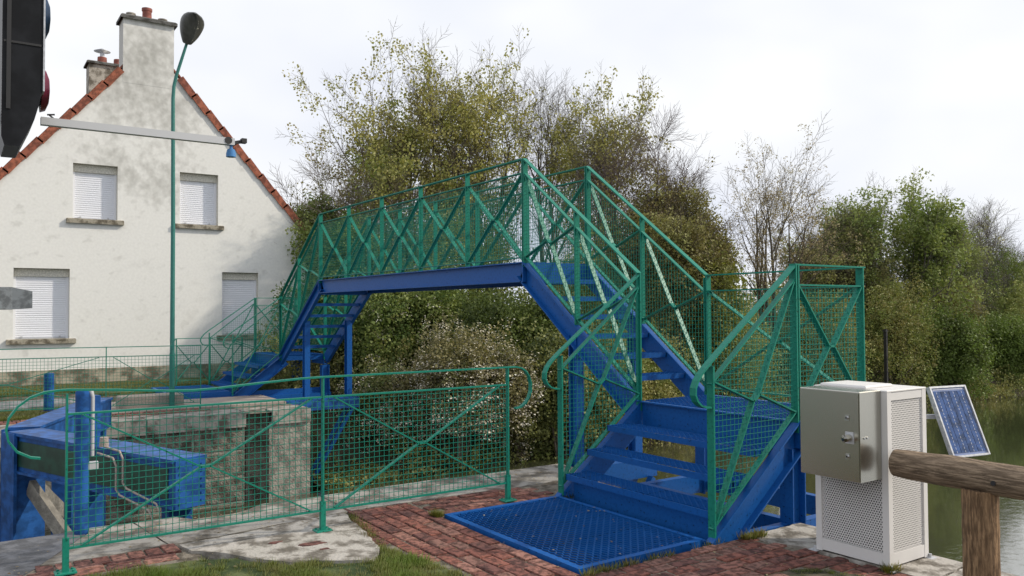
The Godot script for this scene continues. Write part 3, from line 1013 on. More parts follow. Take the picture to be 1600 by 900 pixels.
# ---------------------------------------------------------------- house
func house() -> void:
	var HA := 13.7
	var root := thing("gable_house", "white rendered gabled house with closed roller shutters and red tiled verges", "house", P(HA, -1.725, .1))
	var o := Vector3(root.position)
	var eave_l := -5.25; var eave_r := 1.80
	var mid := -1.725
	var ye := 3.56; var ya := 7.50
	var top := func(b: float) -> float: return ya - absf(b - mid) / (eave_r - mid) * (ya - ye)
	var wins := [[-3.233, -2.377, 3.575, 4.75, "upper left"], [-1.107, -.269, 3.575, 4.75, "upper right"], [-4.28, -3.275, 1.06, 2.515, "lower left"], [-.172, .66, 1.06, 2.515, "lower right"]]
	var cuts := [eave_l, eave_r, mid]
	for w in wins:
		cuts.append(w[0]); cuts.append(w[1])
	cuts.sort()
	var wall := MB.new()
	var uvf := func(p: Vector3) -> Vector2: return Vector2((p.x + 5.4) / 7.6, 1.0 - p.y / 8.4)
	var q := func(b0: float, b1: float, y0: float, y1l: float, y1r: float) -> void:
		var p := [P(HA, b0, y0), P(HA, b1, y0), P(HA, b1, y1r), P(HA, b0, y1l)]
		wall.quad(p[0] - o, p[1] - o, p[2] - o, p[3] - o, Vector3(0, 0, 1), p.map(uvf))
	for k in cuts.size() - 1:
		var b0: float = cuts[k]; var b1: float = cuts[k + 1]
		if b1 - b0 < .001: continue
		var holes := []
		for w in wins:
			if w[0] <= b0 + .001 and w[1] >= b1 - .001: holes.append([w[2], w[3]])
		holes.sort()
		var y := -.1
		for h in holes:
			q.call(b0, b1, y, h[0], h[0])
			y = h[1]
		q.call(b0, b1, y, top.call(b0), top.call(b1))
	# side and back walls
	var D := 9.5
	for s in [[eave_l, -1], [eave_r, 1]]:
		var p := [P(HA, s[0], -.1), P(HA + D, s[0], -.1), P(HA + D, s[0], ye), P(HA, s[0], ye)]
		wall.quad(p[0] - o, p[1] - o, p[2] - o, p[3] - o, Vector3(s[1], 0, 0), [Vector2(.1, .9), Vector2(.9, .9), Vector2(.9, .55), Vector2(.1, .55)])
	var bk := [P(HA + D, eave_l, -.1), P(HA + D, eave_r, -.1), P(HA + D, eave_r, ye), P(HA + D, eave_l, ye)]
	wall.quad(bk[0] - o, bk[1] - o, bk[2] - o, bk[3] - o, Vector3(0, 0, -1), [Vector2(.1, .9), Vector2(.9, .9), Vector2(.9, .55), Vector2(.1, .55)])
	wall.tri(bk[3] - o, bk[2] - o, P(HA + D, mid, ya) - o, Vector3(0, 0, -1))
	obj("wall", wall, M.plaster, root)
	var pl := MB.new()
	pl.box(P(HA - .012, mid, .16) - o, Vector3(eave_r - eave_l + .05, .52, .024))
	obj("plinth", pl, M.plinth, root)
	# windows: reveal, shutter box, slatted shutter, sill
	for w in wins:
		var dep := .20
		var rv := MB.new()
		var b0: float = w[0]; var b1: float = w[1]; var y0: float = w[2]; var y1: float = w[3]
		rv.quad(P(HA, b0, y0) - o, P(HA + dep, b0, y0) - o, P(HA + dep, b0, y1) - o, P(HA, b0, y1) - o, Vector3(1, 0, 0))
		rv.quad(P(HA, b1, y0) - o, P(HA + dep, b1, y0) - o, P(HA + dep, b1, y1) - o, P(HA, b1, y1) - o, Vector3(-1, 0, 0))
		rv.quad(P(HA, b0, y1) - o, P(HA + dep, b0, y1) - o, P(HA + dep, b1, y1) - o, P(HA, b1, y1) - o, Vector3(0, -1, 0))
		rv.quad(P(HA, b0, y0) - o, P(HA + dep, b0, y0) - o, P(HA + dep, b1, y0) - o, P(HA, b1, y0) - o, Vector3(0, 1, 0))
		rv.quad(P(HA + dep, b0, y0) - o, P(HA + dep, b0, y1) - o, P(HA + dep, b1, y1) - o, P(HA + dep, b1, y0) - o, Vector3(0, 0, 1))
		var win := obj("window", rv, M.reveal, root)
		var sb := MB.new()
		sb.box(P(HA + dep - .045, (b0 + b1) / 2, y1 - .085) - o, Vector3(b1 - b0 - .004, .16, .08))
		obj("shutter_box", sb, M.reveal, win)
		var sh := MB.new()
		var sy := y0 + .03
		while sy < y1 - .17:
			var z := HA + dep - .028
			var bb0 := b0 + .05; var bb1 := b1 - .05
			sh.quad(P(z, bb0, sy) - o, P(z, bb1, sy) - o, P(z - .009, bb1, sy + .014) - o, P(z - .009, bb0, sy + .014) - o, Vector3(0, -.5, .85).normalized())
			sh.quad(P(z - .009, bb0, sy + .014) - o, P(z - .009, bb1, sy + .014) - o, P(z - .009, bb1, sy + .036) - o, P(z - .009, bb0, sy + .036) - o, Vector3(0, 0, 1))
			sh.quad(P(z - .009, bb0, sy + .036) - o, P(z - .009, bb1, sy + .036) - o, P(z, bb1, sy + .044) - o, P(z, bb0, sy + .044) - o, Vector3(0, .6, .8).normalized())
			sy += .0445
		for b in [b0 + .026, b1 - .026]:
			sh.box(P(HA + dep - .03, b, (y0 + y1) / 2) - o, Vector3(.05, y1 - y0 - .01, .05))
		obj("roller_shutter", sh, M.shutter, win)
		var bt := MB.new()
		bt.box(P(HA + dep - .036, (b0 + b1) / 2, y0 + .018) - o, Vector3(b1 - b0 - .1, .022, .02))
		for b in [b0 + .16, b1 - .16]: bt.box(P(HA + dep - .052, b, y0 + .05) - o, Vector3(.035, .03, .02))
		obj("shutter_end_bar", bt, M.galva, win)
		var sl := MB.new()
		sl.cbox(P(HA + .03, (b0 + b1) / 2, y0 - .045) - o, Vector3(b1 - b0 + .24, .10, .20), .012)
		obj("sill", sl, M.sill, root)
	# roof: two slopes of tile courses with a row of verge tiles each
	for s in [-1.0, 1.0]:
		var foot := P(0, s * (eave_r - mid + .40), ye - .40 * 1.118)
		var apex := P(0, 0, ya + .02)
		var dn := (foot - apex).normalized()
		var nr := Vector3(s * .745, .667, 0)
		var ln := foot.distance_to(apex)
		var rf := MB.new()
		var c0 := apex + Vector3(0, 0 - o.y, -.02)
		var courses := 16
		for k in courses:
			var t0 := ln * k / courses; var t1 := ln * (k + 1.12) / courses
			var z1 := -D - .1
			rf.bar(c0 + dn * (t0 + t1) * .5 + nr * .05 + Vector3(0, 0, 0), c0 + dn * (t0 + t1) * .5 + nr * .05 + Vector3(0, 0, z1), t1 - t0, .035, nr.rotated(Vector3(0, 0, 1), -s * .05))
		var ro := obj("roof", rf, M.tile_b, root)
		var nt := 13
		for k in nt:
			var l := ln / nt
			if k * l < .60: continue
			var c := c0 + dn * (l * (k + .5)) + Vector3(0, 0, -.065)
			var mb := MB.new()
			var tilt: float = s * .055
			var d2 := dn.rotated(Vector3(0, 0, 1), -tilt)
			var n2 := nr.rotated(Vector3(0, 0, 1), -tilt)
			mb.bar(c - d2 * l * .54 + n2 * .075, c + d2 * l * .54 + n2 * .075, .22, .024, n2)
			mb.bar(c - d2 * l * .54 - n2 * .0 + Vector3(0, 0, .12), c + d2 * l * .54 - n2 * .0 + Vector3(0, 0, .12), .022, .15, n2)
			obj("verge_tile", mb, M.tile if (k * 7 + int(s)) % 3 else M.tile_b, ro)
	# gable chimney
	var ch := MB.new()
	var cx := -1.77
	ch.box(P(HA + .276, cx, 7.1) - o, Vector3(1.04, 1.86, .54))
	var cu := []
	var cq := [P(HA - .003, cx - .522, 6.6), P(HA - .003, cx + .522, 6.6), P(HA - .003, cx + .522, 8.03), P(HA - .003, cx - .522, 8.03)]
	for p in cq: cu.append(uvf.call(p))
	ch.quad(cq[0] - o, cq[1] - o, cq[2] - o, cq[3] - o, Vector3(0, 0, 1), cu)
	for k in 8:
		ch.u[k] = Vector2((cx + 5.4) / 7.6, .12)
	var cn := obj("chimney", ch, M.plaster, root)
	var cp := MB.new()
	cp.cbox(P(HA + .25, cx, 8.05) - o, Vector3(1.16, .09, .66), .03)
	obj("chimney_cap", cp, M.cap, cn)
	for k in 3:
		var mb := MB.new()
		var h: float = [.13, .30, .12][k]; var r: float = [.10, .11, .10][k]
		var pp := P(HA + .25, cx - .33 + .33 * k, 8.09) - o
		mb.tube([pp, pp + Vector3.UP * h * .8, pp + Vector3.UP * h * .8, pp + Vector3.UP * h, pp + Vector3.UP * h], [r * .92, r * .86, r, r, r * .6], 14, true)
		obj("chimney_pot", mb, M.pot if k == 1 else M.ch_stone, cn)
	# second chimney further back on the ridge
	var c2 := MB.new()
	c2.box(P(20, -1.80, 7.7) - o, Vector3(.85, 1.75, .6))
	var cn2 := obj("chimney", c2, M.ch_stone, root)
	var cp2 := MB.new()
	cp2.cbox(P(20, -1.80, 8.60) - o, Vector3(.98, .08, .74), .03)
	obj("chimney_cap", cp2, M.cap, cn2)
	for k in 2:
		var mb := MB.new()
		var pp := P(20, -1.86 + .42 * k, 8.63) - o
		mb.tube([pp, pp + Vector3.UP * .22], [.13, .12], 12, true)
		obj("chimney_pot", mb, M.pot, cn2)
	var cw := MB.new()
	var pc := P(20, -1.86, 8.85) - o
	cw.tube([pc, pc + Vector3.UP * .14], [.06, .06], 10)
	cw.tube([pc + Vector3.UP * .14, pc + Vector3.UP * .17, pc + Vector3.UP * .24], [.06, .22, .06], 14, true)
	obj("chimney_cowl", cw, M.alu, cn2)
	# a small bracket at the left verge
	var br := MB.new()
	var bp := P(HA + .1, -3.55, 5.62) - o
	br.bar(bp, bp + Vector3(-.12, .10, 0), .03, .03); br.bar(bp + Vector3(-.16, .10, 0), bp + Vector3(-.02, .12, 0), .03, .03)
	obj("bracket", br, M.dark, root)

# ---------------------------------------------------------------- lock gates
func gate(called_label: String, heel: Vector2, mitre: Vector2, full: bool) -> void:
	# heel, mitre: (a, b)
	var root := thing("lock_gate", called_label, "lock gate", P(heel.x, heel.y, 0))
	var o := root.position
	var h := P(heel.x, heel.y, 0) - o
	var m := P(mitre.x, mitre.y, 0) - o
	var d := (m - h).normalized()
	var ln := m.distance_to(h)
	var nr := Vector3.UP.cross(d).normalized()
	if nr.x > 0: nr = -nr        # towards the upper reach
	var up := Vector3.UP
	var b := MB.new()
	# box beam: web plates with proud flanges
	b.bar(h + up * .20, m + up * .20, .25, .36)
	b.bar(h + up * .02, m + up * .02, .30, .024)
	var tb := obj("top_beam", b, M.gate_blue, root)
	var tf := MB.new()
	tf.bar(h - d * .0 + up * .395, m + up * .395, .32, .03)
	obj("top_flange", tf, M.gate_blue, tb)
	var e := MB.new()
	e.box(h - d * .008 + up * .20, Vector3(.27, .39, .016), Basis(nr, up, d))
	for k in 6:
		for s in [-1, 1]:
			var p: Vector3 = h - d * .018 + nr * .10 * s + up * (.05 + .06 * k)
			e.tube([p + d * .008, p - d * .008], [.009, .009], 6, true)
	obj("end_plate", e, M.gate_blue, root)
	var pnl := MB.new()
	pnl.box(h + d * ln * .5 + nr * .128 + up * .20, Vector3(.006, .25, ln * .93), Basis(nr, up, d))
	obj("side_panel", pnl, M.gate_green, root)
	for k in 3:
		var p := MB.new()
		var t: float = [.06, .55, .985][k]
		var pc := h + d * ln * t
		p.box(pc + up * -1.05, Vector3(.22 if k < 2 else .30, 2.1, .10 if k < 2 else .16), Basis(nr, up, d))
		if k == 2:
			p.box(pc + nr * .16 + up * -.75, Vector3(.03, 2.3, .26), Basis(nr, up, d))
		obj("gate_post", p, M.gate_blue, root)
	var br := MB.new()
	br.bar(h + d * ln * .10 - up * 1.5, h + d * ln * .95 - up * .15, .06, .16, nr.cross(d))
	obj("diagonal_brace", br, M.wall_stone, root)
	var sk := MB.new()
	sk.bar(h - up * 1.55, m - up * 1.55, .12, .9)
	obj("gate_skin", sk, mat(lin(.06, .05, .04), .9, "blotch", 1.0), root)
	if not full: return
	# control post on the leaf with pipes
	var ps := MB.new()
	ps.box(h + d * 1.35 + nr * .10 + up * .62, Vector3(.10, .46, .12), Basis(nr, up, d))
	obj("stub_post", ps, M.gate_blue, root)
	var pi := MB.new()
	var s0 := h + d * .95 + nr * .20
	var path := [s0 + up * .44, s0 - d * .25 + up * .42, s0 - d * .30 + up * .36, s0 - d * .30 + up * .16, s0 - d * .36 + up * .12, s0 - d * .80 + up * .05, s0 - d * .86 - up * .02, s0 - d * .86 - up * .35]
	pi.tube(path, [.009, .009, .009, .009, .009, .009, .009, .009], 7, true)
	var path2 := []
	for p in path: path2.append(p + d * .07 - up * .06 + nr * .02)
	pi.tube(path2, [.009, .009, .009, .009, .009, .009, .009, .009], 7, true)
	pi.tube([s0 + up * .44, s0 + up * .52], [.04, .035], 10, true)
	obj("hydraulic_pipe", pi, M.granite, root)

func lock_things() -> void:
	gate("near blue lock gate leaf with box beam behind the green barrier", Vector2(1.46, -3.66), Vector2(4.12, -4.66), true)
	gate("far blue lock gate leaf running back to the far lock wall", Vector2(7.12, -3.56), Vector2(4.36, -4.66), false)
	var r := thing("gate_ram_post", "blue tubular post with a steel pipe beside the near lock gate", "post", P(1.13, -4.485, 0))
	var mb := MB.new()
	mb.tube([Vector3(0, -.1, 0), Vector3(0, 1.02, 0), Vector3(0, 1.03, 0)], [.048, .048, .04], 18, true)
	obj("tube", mb, M.gate_blue, r)
	var c := MB.new()
	c.tube([Vector3(.065, .55, .01), Vector3(.065, .98, .01), Vector3(.05, 1.03, .01)], [.014, .014, .02], 8, true)
	c.box(Vector3(.06, .48, 0), Vector3(.09, .05, .06))
	obj("steel_pipe", c, M.galva, r)
	var f := thing("blue_bollard", "short blue round bollard standing on the far lock side", "bollard", P(9.40, -4.0, 0))
	mb = MB.new()
	mb.tube([Vector3(0, 0, 0), Vector3(0, .62, 0), Vector3(0, .635, 0)], [.075, .075, .068], 18, true)
	obj("tube", mb, M.gate_blue, f)
	var fl := MB.new()
	fl.tube([Vector3(0, 0, 0), Vector3(0, .035, 0)], [.13, .13], 16, true)
	obj("flange", fl, M.dark, f)
	var w := thing("white_fender", "round white pipe end beside the lock gate at the left edge", "pipe", P(3.6, -5.25, .22))
	mb = MB.new()
	mb.tube([Vector3(-.6, 0, 0), Vector3(.18, 0, 0), Vector3(.21, 0, 0)], [.075, .075, .06], 16, true)
	obj("tube", mb, M.white_metal, w)
	mb = MB.new()
	mb.tube([Vector3(.09, 0, 0), Vector3(.12, 0, 0)], [.085, .085], 16, true)
	mb.box(Vector3(0, -.3, 0), Vector3(.05, .5, .05))
	obj("collar", mb, M.galva, w)
	var k := thing("kerb_block", "rough granite block lying behind the lamp post foot", "stone block", P(9.20, -2.53, 0))
	mb = MB.new()
	mb.cbox(Vector3(0, .10, 0), Vector3(1.0, .24, .34), .02)
	obj("block", mb, M.granite, k)

# ---------------------------------------------------------------- street lamp, signal, cabinet, log rail
func street_lamp() -> void:
	var r := thing("street_lamp", "tall thin green street lamp with a dark oval head before the house", "street lamp", P(8.96, -2.235, 0))
	var mb := MB.new()
	# the arm leans towards the lock and to the right
	var ar := Vector3(.21, 1.24, .10)
	mb.tube([Vector3(0, 0, 0), Vector3(0, .9, 0), Vector3(0, .92, 0), Vector3(.0, 3.2, 0), Vector3(-.012, 5.2, 0), Vector3(.0, 5.42, 0), Vector3(.03, 5.58, .01), ar + Vector3(-.02, 4.95, 0)], [.044, .044, .038, .034, .030, .028, .027, .023], 12)
	obj("pole", mb, mat(lin(.03, .19, .165), .5, "wear", 1.0), r)
	var bp := MB.new()
	bp.cbox(Vector3(0, .015, 0), Vector3(.22, .03, .22), .006)
	obj("base_plate", bp, M.green, r)
	# head: an egg seen from below and behind
	var top := ar + Vector3(-.02, 4.95, 0)
	var dir := Vector3(.10, .78, .62).normalized()
	var hd := MB.new()
	var pts := []; var rad := []
	for k in 13:
		var t := k / 12.0
		pts.append(top + dir * (.54 * t - .02))
		rad.append([.075, .100, .122, .142, .158, .171, .181, .188, .190, .184, .166, .125, .03][k])
	hd.tube(pts, rad, 20, true)
	obj("head", hd, M.lamp_body, r)
	var bw := MB.new()
	var dn := dir.cross(Vector3(1, 0, -.2)).normalized()
	if dn.y > 0: dn = -dn
	pts = []; rad = []
	for k in 9:
		var t := k / 8.0
		pts.append(top + dir * (.18 + .30 * t) + dn * .055)
		rad.append(.135 * sqrt(maxf(.02, 1.0 - pow(2 * t - 1, 2))))
	bw.tube(pts, rad, 18, true)
	obj("lamp_bowl", bw, M.lamp_bowl, r)
	var ck := MB.new()
	for s in [-1, 1]: ck.box(top + dir * .02 + Vector3(.045 * s, 0, .0), Vector3(.035, .09, .06))
	obj("clamp", ck, M.lamp_bowl, r)

func signal_things() -> void:
	var r := thing("signal_mast", "mast at the left edge carrying a black boat signal, a grey horn and an arm", "signal", P(-1.95, -5.36, 0))
	var mb := MB.new()
	mb.tube([Vector3(0, 0, 0), Vector3(0, 3.6, 0)], [.05, .05], 16, true)
	for y in [1.66, 2.34, 2.95]: mb.bar(Vector3(0, y, 0), Vector3(.20, y, 0), .05, .04)
	obj("mast", mb, M.galva, r)
	# signal housing in profile (x = towards the canal), swept along z
	var prof := [Vector2(.225, 3.5), Vector2(.355, 3.5), Vector2(.355, 2.44), Vector2(.345, 2.38), Vector2(.330, 2.32), Vector2(.305, 2.26), Vector2(.285, 2.215), Vector2(.235, 2.215), Vector2(.225, 2.25)]
	mb = MB.new()
	var hz := .14
	for k in prof.size():
		var p: Vector2 = prof[k]; var q: Vector2 = prof[(k + 1) % prof.size()]
		var nn := Vector3(-(q.y - p.y), q.x - p.x, 0).normalized()
		var mid := (p + q) * .5 - Vector2(.28, 2.8)
		if nn.dot(Vector3(mid.x, mid.y, 0)) < 0: nn = -nn
		mb.quad(Vector3(p.x, p.y, -hz), Vector3(q.x, q.y, -hz), Vector3(q.x, q.y, hz), Vector3(p.x, p.y, hz), nn)
	var tr := Geometry2D.triangulate_polygon(PackedVector2Array(prof))
	for z in [-hz, hz]:
		for k in range(0, tr.size(), 3):
			mb.tri(Vector3(prof[tr[k]].x, prof[tr[k]].y, z), Vector3(prof[tr[k + 1]].x, prof[tr[k + 1]].y, z), Vector3(prof[tr[k + 2]].x, prof[tr[k + 2]].y, z), Vector3(0, 0, signf(z)))
	var h := obj("signal_housing", mb, M.black_plastic, r)
	var rim := MB.new()
	rim.box(Vector3(.359, 2.96, 0), Vector3(.006, 1.06, .29))
	obj("front_plate", rim, M.alu, h)
	var seam := MB.new()
	for y in [2.60, 2.88, 3.17]: seam.box(Vector3(.29, y, .141), Vector3(.12, .008, .006))
	seam.box(Vector3(.246, 2.9, .142), Vector3(.014, 1.1, .008))
	obj("housing_seam", seam, M.dark, h)
	for k in 4:
		var l := MB.new()
		var y := 2.465 + .285 * k
		l.tube([Vector3(.358, y, 0), Vector3(.375, y, 0), Vector3(.386, y, 0), Vector3(.390, y, 0)], [.085, .078, .05, .01], 20, true)
		obj("lens", l, M.lens_red if k % 2 == 0 else M.lens_green, h)
	# arm with a small blue bell at its end
	var arm := MB.new()
	arm.box(Vector3(.735, 2.352, -.03), Vector3(.745, .030, .03))
	var ao := obj("arm", arm, M.galva, r)
	var cl := MB.new()
	cl.tube([Vector3(1.08, 2.355, -.012), Vector3(1.08, 2.355, -.05)], [.016, .016], 12, true)
	cl.bar(Vector3(1.09, 2.345, -.03), Vector3(1.155, 2.362, -.03), .014, .014)
	cl.box(Vector3(1.15, 2.362, -.03), Vector3(.022, .020, .03))
	obj("clamp", cl, M.dark, ao)
	var bl := MB.new()
	bl.tube([Vector3(1.095, 2.34, -.03), Vector3(1.095, 2.322, -.03), Vector3(1.095, 2.318, -.03), Vector3(1.095, 2.302, -.03), Vector3(1.095, 2.285, -.03)], [.006, .007, .016, .021, .021], 16, true)
	obj("blue_bell", bl, mat(lin(.06, .22, .50), .4), ao)
	# horn
	var hn := MB.new()
	hn.box(Vector3(.17, 1.655, .0), Vector3(.20, .085, .10))
	for k in 4:
		var an := PI / 4 + PI / 2 * k; var an2 := an + PI / 2
		var a0 := Vector3(.27, 1.655 + .042 * sqrt(2.0) * sin(an), .05 * sqrt(2.0) * cos(an)); var a1 := Vector3(.27, 1.655 + .042 * sqrt(2.0) * sin(an2), .05 * sqrt(2.0) * cos(an2))
		var b0 := Vector3(.335, 1.65 + .032 * sqrt(2.0) * sin(an), .06 * sqrt(2.0) * cos(an)); var b1 := Vector3(.335, 1.65 + .032 * sqrt(2.0) * sin(an2), .06 * sqrt(2.0) * cos(an2))
		var nn := (a1 - a0).cross(b0 - a0).normalized()
		if nn.dot(a0 - Vector3(.3, 1.655, 0)) < 0: nn = -nn
		hn.quad(a0, a1, b1, b0, nn)
	obj("horn", hn, mat(lin(.22, .24, .26), .55, "soft", 3.0), r)

func perforated(w: float, h: float, p: float, rad: float) -> MB:
	# sheet in the xy plane, centred; staggered round holes
	var mb := MB.new()
	var ny := int(h / (p * .87))
	var nx := int(w / p)
	var dy := h / ny; var dx := w / nx
	for j in ny:
		var y0 := -h / 2 + dy * j
		var off := .5 if j % 2 else 0.0
		if off > 0:
			mb.quad(Vector3(-w / 2, y0, 0), Vector3(-w / 2 + dx / 2, y0, 0), Vector3(-w / 2 + dx / 2, y0 + dy, 0), Vector3(-w / 2, y0 + dy, 0), Vector3(0, 0, 1))
			mb.quad(Vector3(w / 2 - dx / 2, y0, 0), Vector3(w / 2, y0, 0), Vector3(w / 2, y0 + dy, 0), Vector3(w / 2 - dx / 2, y0 + dy, 0), Vector3(0, 0, 1))
		for k in nx - (1 if off > 0 else 0):
			var x0 := -w / 2 + dx * (k + off)
			var c := Vector3(x0 + dx / 2, y0 + dy / 2, 0)
			for q in 8:
				var a0 := TAU * q / 8.0; var a1 := TAU * (q + 1) / 8.0
				var o0 := _sq(a0) ; var o1 := _sq(a1)
				mb.quad(c + Vector3(cos(a0), sin(a0), 0) * rad, c + Vector3(cos(a1), sin(a1), 0) * rad, c + Vector3(o1.x * dx / 2, o1.y * dy / 2, 0), c + Vector3(o0.x * dx / 2, o0.y * dy / 2, 0), Vector3(0, 0, 1))
	return mb

func _sq(an: float) -> Vector2:
	var v := Vector2(cos(an), sin(an))
	return v / maxf(absf(v.x), absf(v.y))

func cabinet() -> void:
	var A0 := -2.735; var A1 := -2.22; var B0 := -.535; var B1 := -.095
	var r := thing("control_cabinet", "white perforated control cabinet with a stainless steel box on its side", "cabinet", P((A0 + A1) / 2, (B0 + B1) / 2, .01))
	var o := r.position
	var H := 1.075
	var fr := MB.new()
	for q in [[A0, B0], [A0, B1], [A1, B0], [A1, B1]]:
		var ia: float = q[0] + (.022 if q[0] == A0 else -.022)
		var ib: float = q[1] + (.022 if q[1] == B0 else -.022)
		fr.box(P(ia, ib, .01 + H / 2) - o, Vector3(.044, H, .044))
	for y in [.045, H - .03]:
		var t := .075 if y < .5 else .05
		for q in [[A0 + .020, 0], [A1 - .020, 0]]: fr.box(P(q[0], (B0 + B1) / 2, .01 + y) - o, Vector3(B1 - B0 - .088, t, .036))
		for b in [B0 + .020, B1 - .020]: fr.box(P((A0 + A1) / 2, b, .01 + y) - o, Vector3(.036, t, A1 - A0 - .088))
	obj("frame", fr, M.white_metal, r)
	var ph := H - .125
	for k in 4:
		var w := (A1 - A0 if k < 2 else B1 - B0) - .085
		var sh := perforated(w, ph, .0168 if k < 2 else .0150, .0056 if k < 2 else .0046)
		var p := obj("perforated_panel", sh, M.white_metal, r)
		var at := [P((A0 + A1) / 2, B0 + .008, .57), P((A0 + A1) / 2, B1 - .008, .57), P(A0 + .010, (B0 + B1) / 2, .57), P(A1 - .010, (B0 + B1) / 2, .57)]
		p.transform = Transform3D(Basis(Vector3.UP, -PI / 2 if k < 2 else 0.0), at[k] - o)
	var ins := MB.new()
	ins.box(P((A0 + A1) / 2, (B0 + B1) / 2, .53) - o, Vector3(.35, .96, .42))
	obj("inner_equipment", ins, mat(lin(.10, .10, .10), .7, "blotch", 1.5), r)
	var li := MB.new()
	li.cbox(P((A0 + A1) / 2, (B0 + B1) / 2, H + .013) - o, Vector3(B1 - B0 + .004, .010, A1 - A0 + .004), .003)
	obj("top_plate", li, M.white_metal, r)
	var ld := MB.new()
	ld.cbox(P((A0 + A1) / 2 + .06, (B0 + B1) / 2 - .05, H + .027) - o, Vector3(.30, .016, .33), .008)
	obj("lid", ld, M.white_metal, r)
	for q in [[A0, B0], [A0, B1], [A1, B0], [A1, B1]]:
		var ft := MB.new()
		var p := P(q[0] + (-.01 if q[0] == A0 else .01), q[1], .0) - o
		ft.box(p + Vector3(0, .004, 0), Vector3(.07, .006, .06))
		ft.tube([p + Vector3(0, .006, 0), p + Vector3(0, .03, 0)], [.010, .010], 6, true)
		obj("foot", ft, M.galva, r)
	# stainless box
	var bx := MB.new()
	var ba0 := -2.695; var ba1 := -2.275; var bb0 := -.76; var bb1 := -.54
	bx.cbox(P((ba0 + ba1) / 2, (bb0 + bb1) / 2, .823) - o, Vector3(bb1 - bb0, .545, ba1 - ba0), .005)
	var b := obj("steel_box", bx, M.steel, r)
	var door := MB.new()
	door.box(P((ba0 + ba1) / 2, bb0 - .004, .822) - o, Vector3(.006, .53, ba1 - ba0 - .012))
	obj("door", door, M.steel, b)
	for y in [.935, .70]:
		var l := MB.new()
		var p := P(-2.615, bb0 - .009, y) - o
		l.box(p, Vector3(.006, .034, .028))
		l.tube([p, p + Vector3(-.010, 0, 0)], [.011, .010], 12, true)
		obj("lock", l, M.chrome, b)
		var l2 := MB.new()
		l2.box(p + Vector3(-.011, 0, 0), Vector3(.002, .010, .008))
		obj("keyhole", l2, M.dark, b)
	var kn := MB.new()
	var kp := P(-2.63, bb0 - .008, .815) - o
	kn.box(kp, Vector3(.008, .07, .055))
	obj("knob_plate", kn, M.galva, b)
	kn = MB.new()
	kn.tube([kp, kp + Vector3(-.055, 0, 0), kp + Vector3(-.056, 0, 0), kp + Vector3(-.02, 0, 0)], [.022, .022, .019, .019], 18)
	obj("key_socket", kn, M.steel, b)
	kn = MB.new()
	kn.tube([kp + Vector3(-.048, 0, 0), kp + Vector3(-.0485, 0, 0)], [.0188, .0188], 14, true)
	obj("socket_hole", kn, M.dark, b)
	var rv := MB.new()
	for k in 2:
		var p := P(ba0, bb0 + .04 + .03 * k, .815) - o
		rv.tube([p, p + Vector3(0, 0, .006)], [.007, .006], 8, true)
	obj("rivet", rv, M.chrome, b)

func solar() -> void:
	# panel leaning back on a short pole behind the cabinet
	var n := (P(-.98, -.20, 0) + Vector3.UP * .40).normalized()
	var wx := Vector3.UP.cross(n).normalized()
	var uy := n.cross(wx)
	var c := P(-2.62, .52, .812)
	var r := thing("solar_panel", "small blue solar panel on a pole behind the white cabinet", "solar panel", c)
	var bs := Basis(wx, uy, n)
	var w := .355; var h := .50
	var pb := MB.new()
	pb.box(Vector3.ZERO, Vector3(w - .01, h - .01, .012), bs)
	obj("backing", pb, M.panel_back, r)
	var fr := MB.new()
	for s in [-1, 1]:
		fr.box(bs * Vector3(s * (w / 2 - .006), 0, .002), Vector3(.013, h, .032), bs)
		fr.box(bs * Vector3(0, s * (h / 2 - .006), .0015), Vector3(w - .026, .013, .031), bs)
	obj("frame", fr, M.alu, r)
	for i in 4:
		for j in 9:
			var cl := MB.new()
			cl.box(bs * Vector3(-.1215 + .081 * i, -.197 + .0485 * j, .008), Vector3(.074, .046, .003), bs)
			obj("cell", cl, M.cell, r)
	var ln := MB.new()
	for i in 4:
		for j in 18:
			ln.box(bs * Vector3(-.1215 + .081 * i, -.212 + .0243 * j, .0103), Vector3(.003, .014, .0012), bs)
	ln.box(bs * Vector3(0, .228, .0075), Vector3(w - .06, .007, .002), bs)
	obj("contact_lines", ln, M.panel_line, r)
	var po := MB.new()
	var px := P(-2.30, .16, 0) - c
	px = Vector3(px.x, 0, px.z)
	po.tube([px + Vector3(0, -1.2, 0), px + Vector3(0, .08, 0)], [.024, .024], 12, true)
	po.bar(px + Vector3(0, .02, 0), bs * Vector3(0, .04, -.02), .03, .03)
	for y in [-.06, .03]: po.bar(px + Vector3(0, y, 0), P(-2.30, -.10, .815 + y) - c, .03, .02)
	obj("pole", po, M.galva, r)

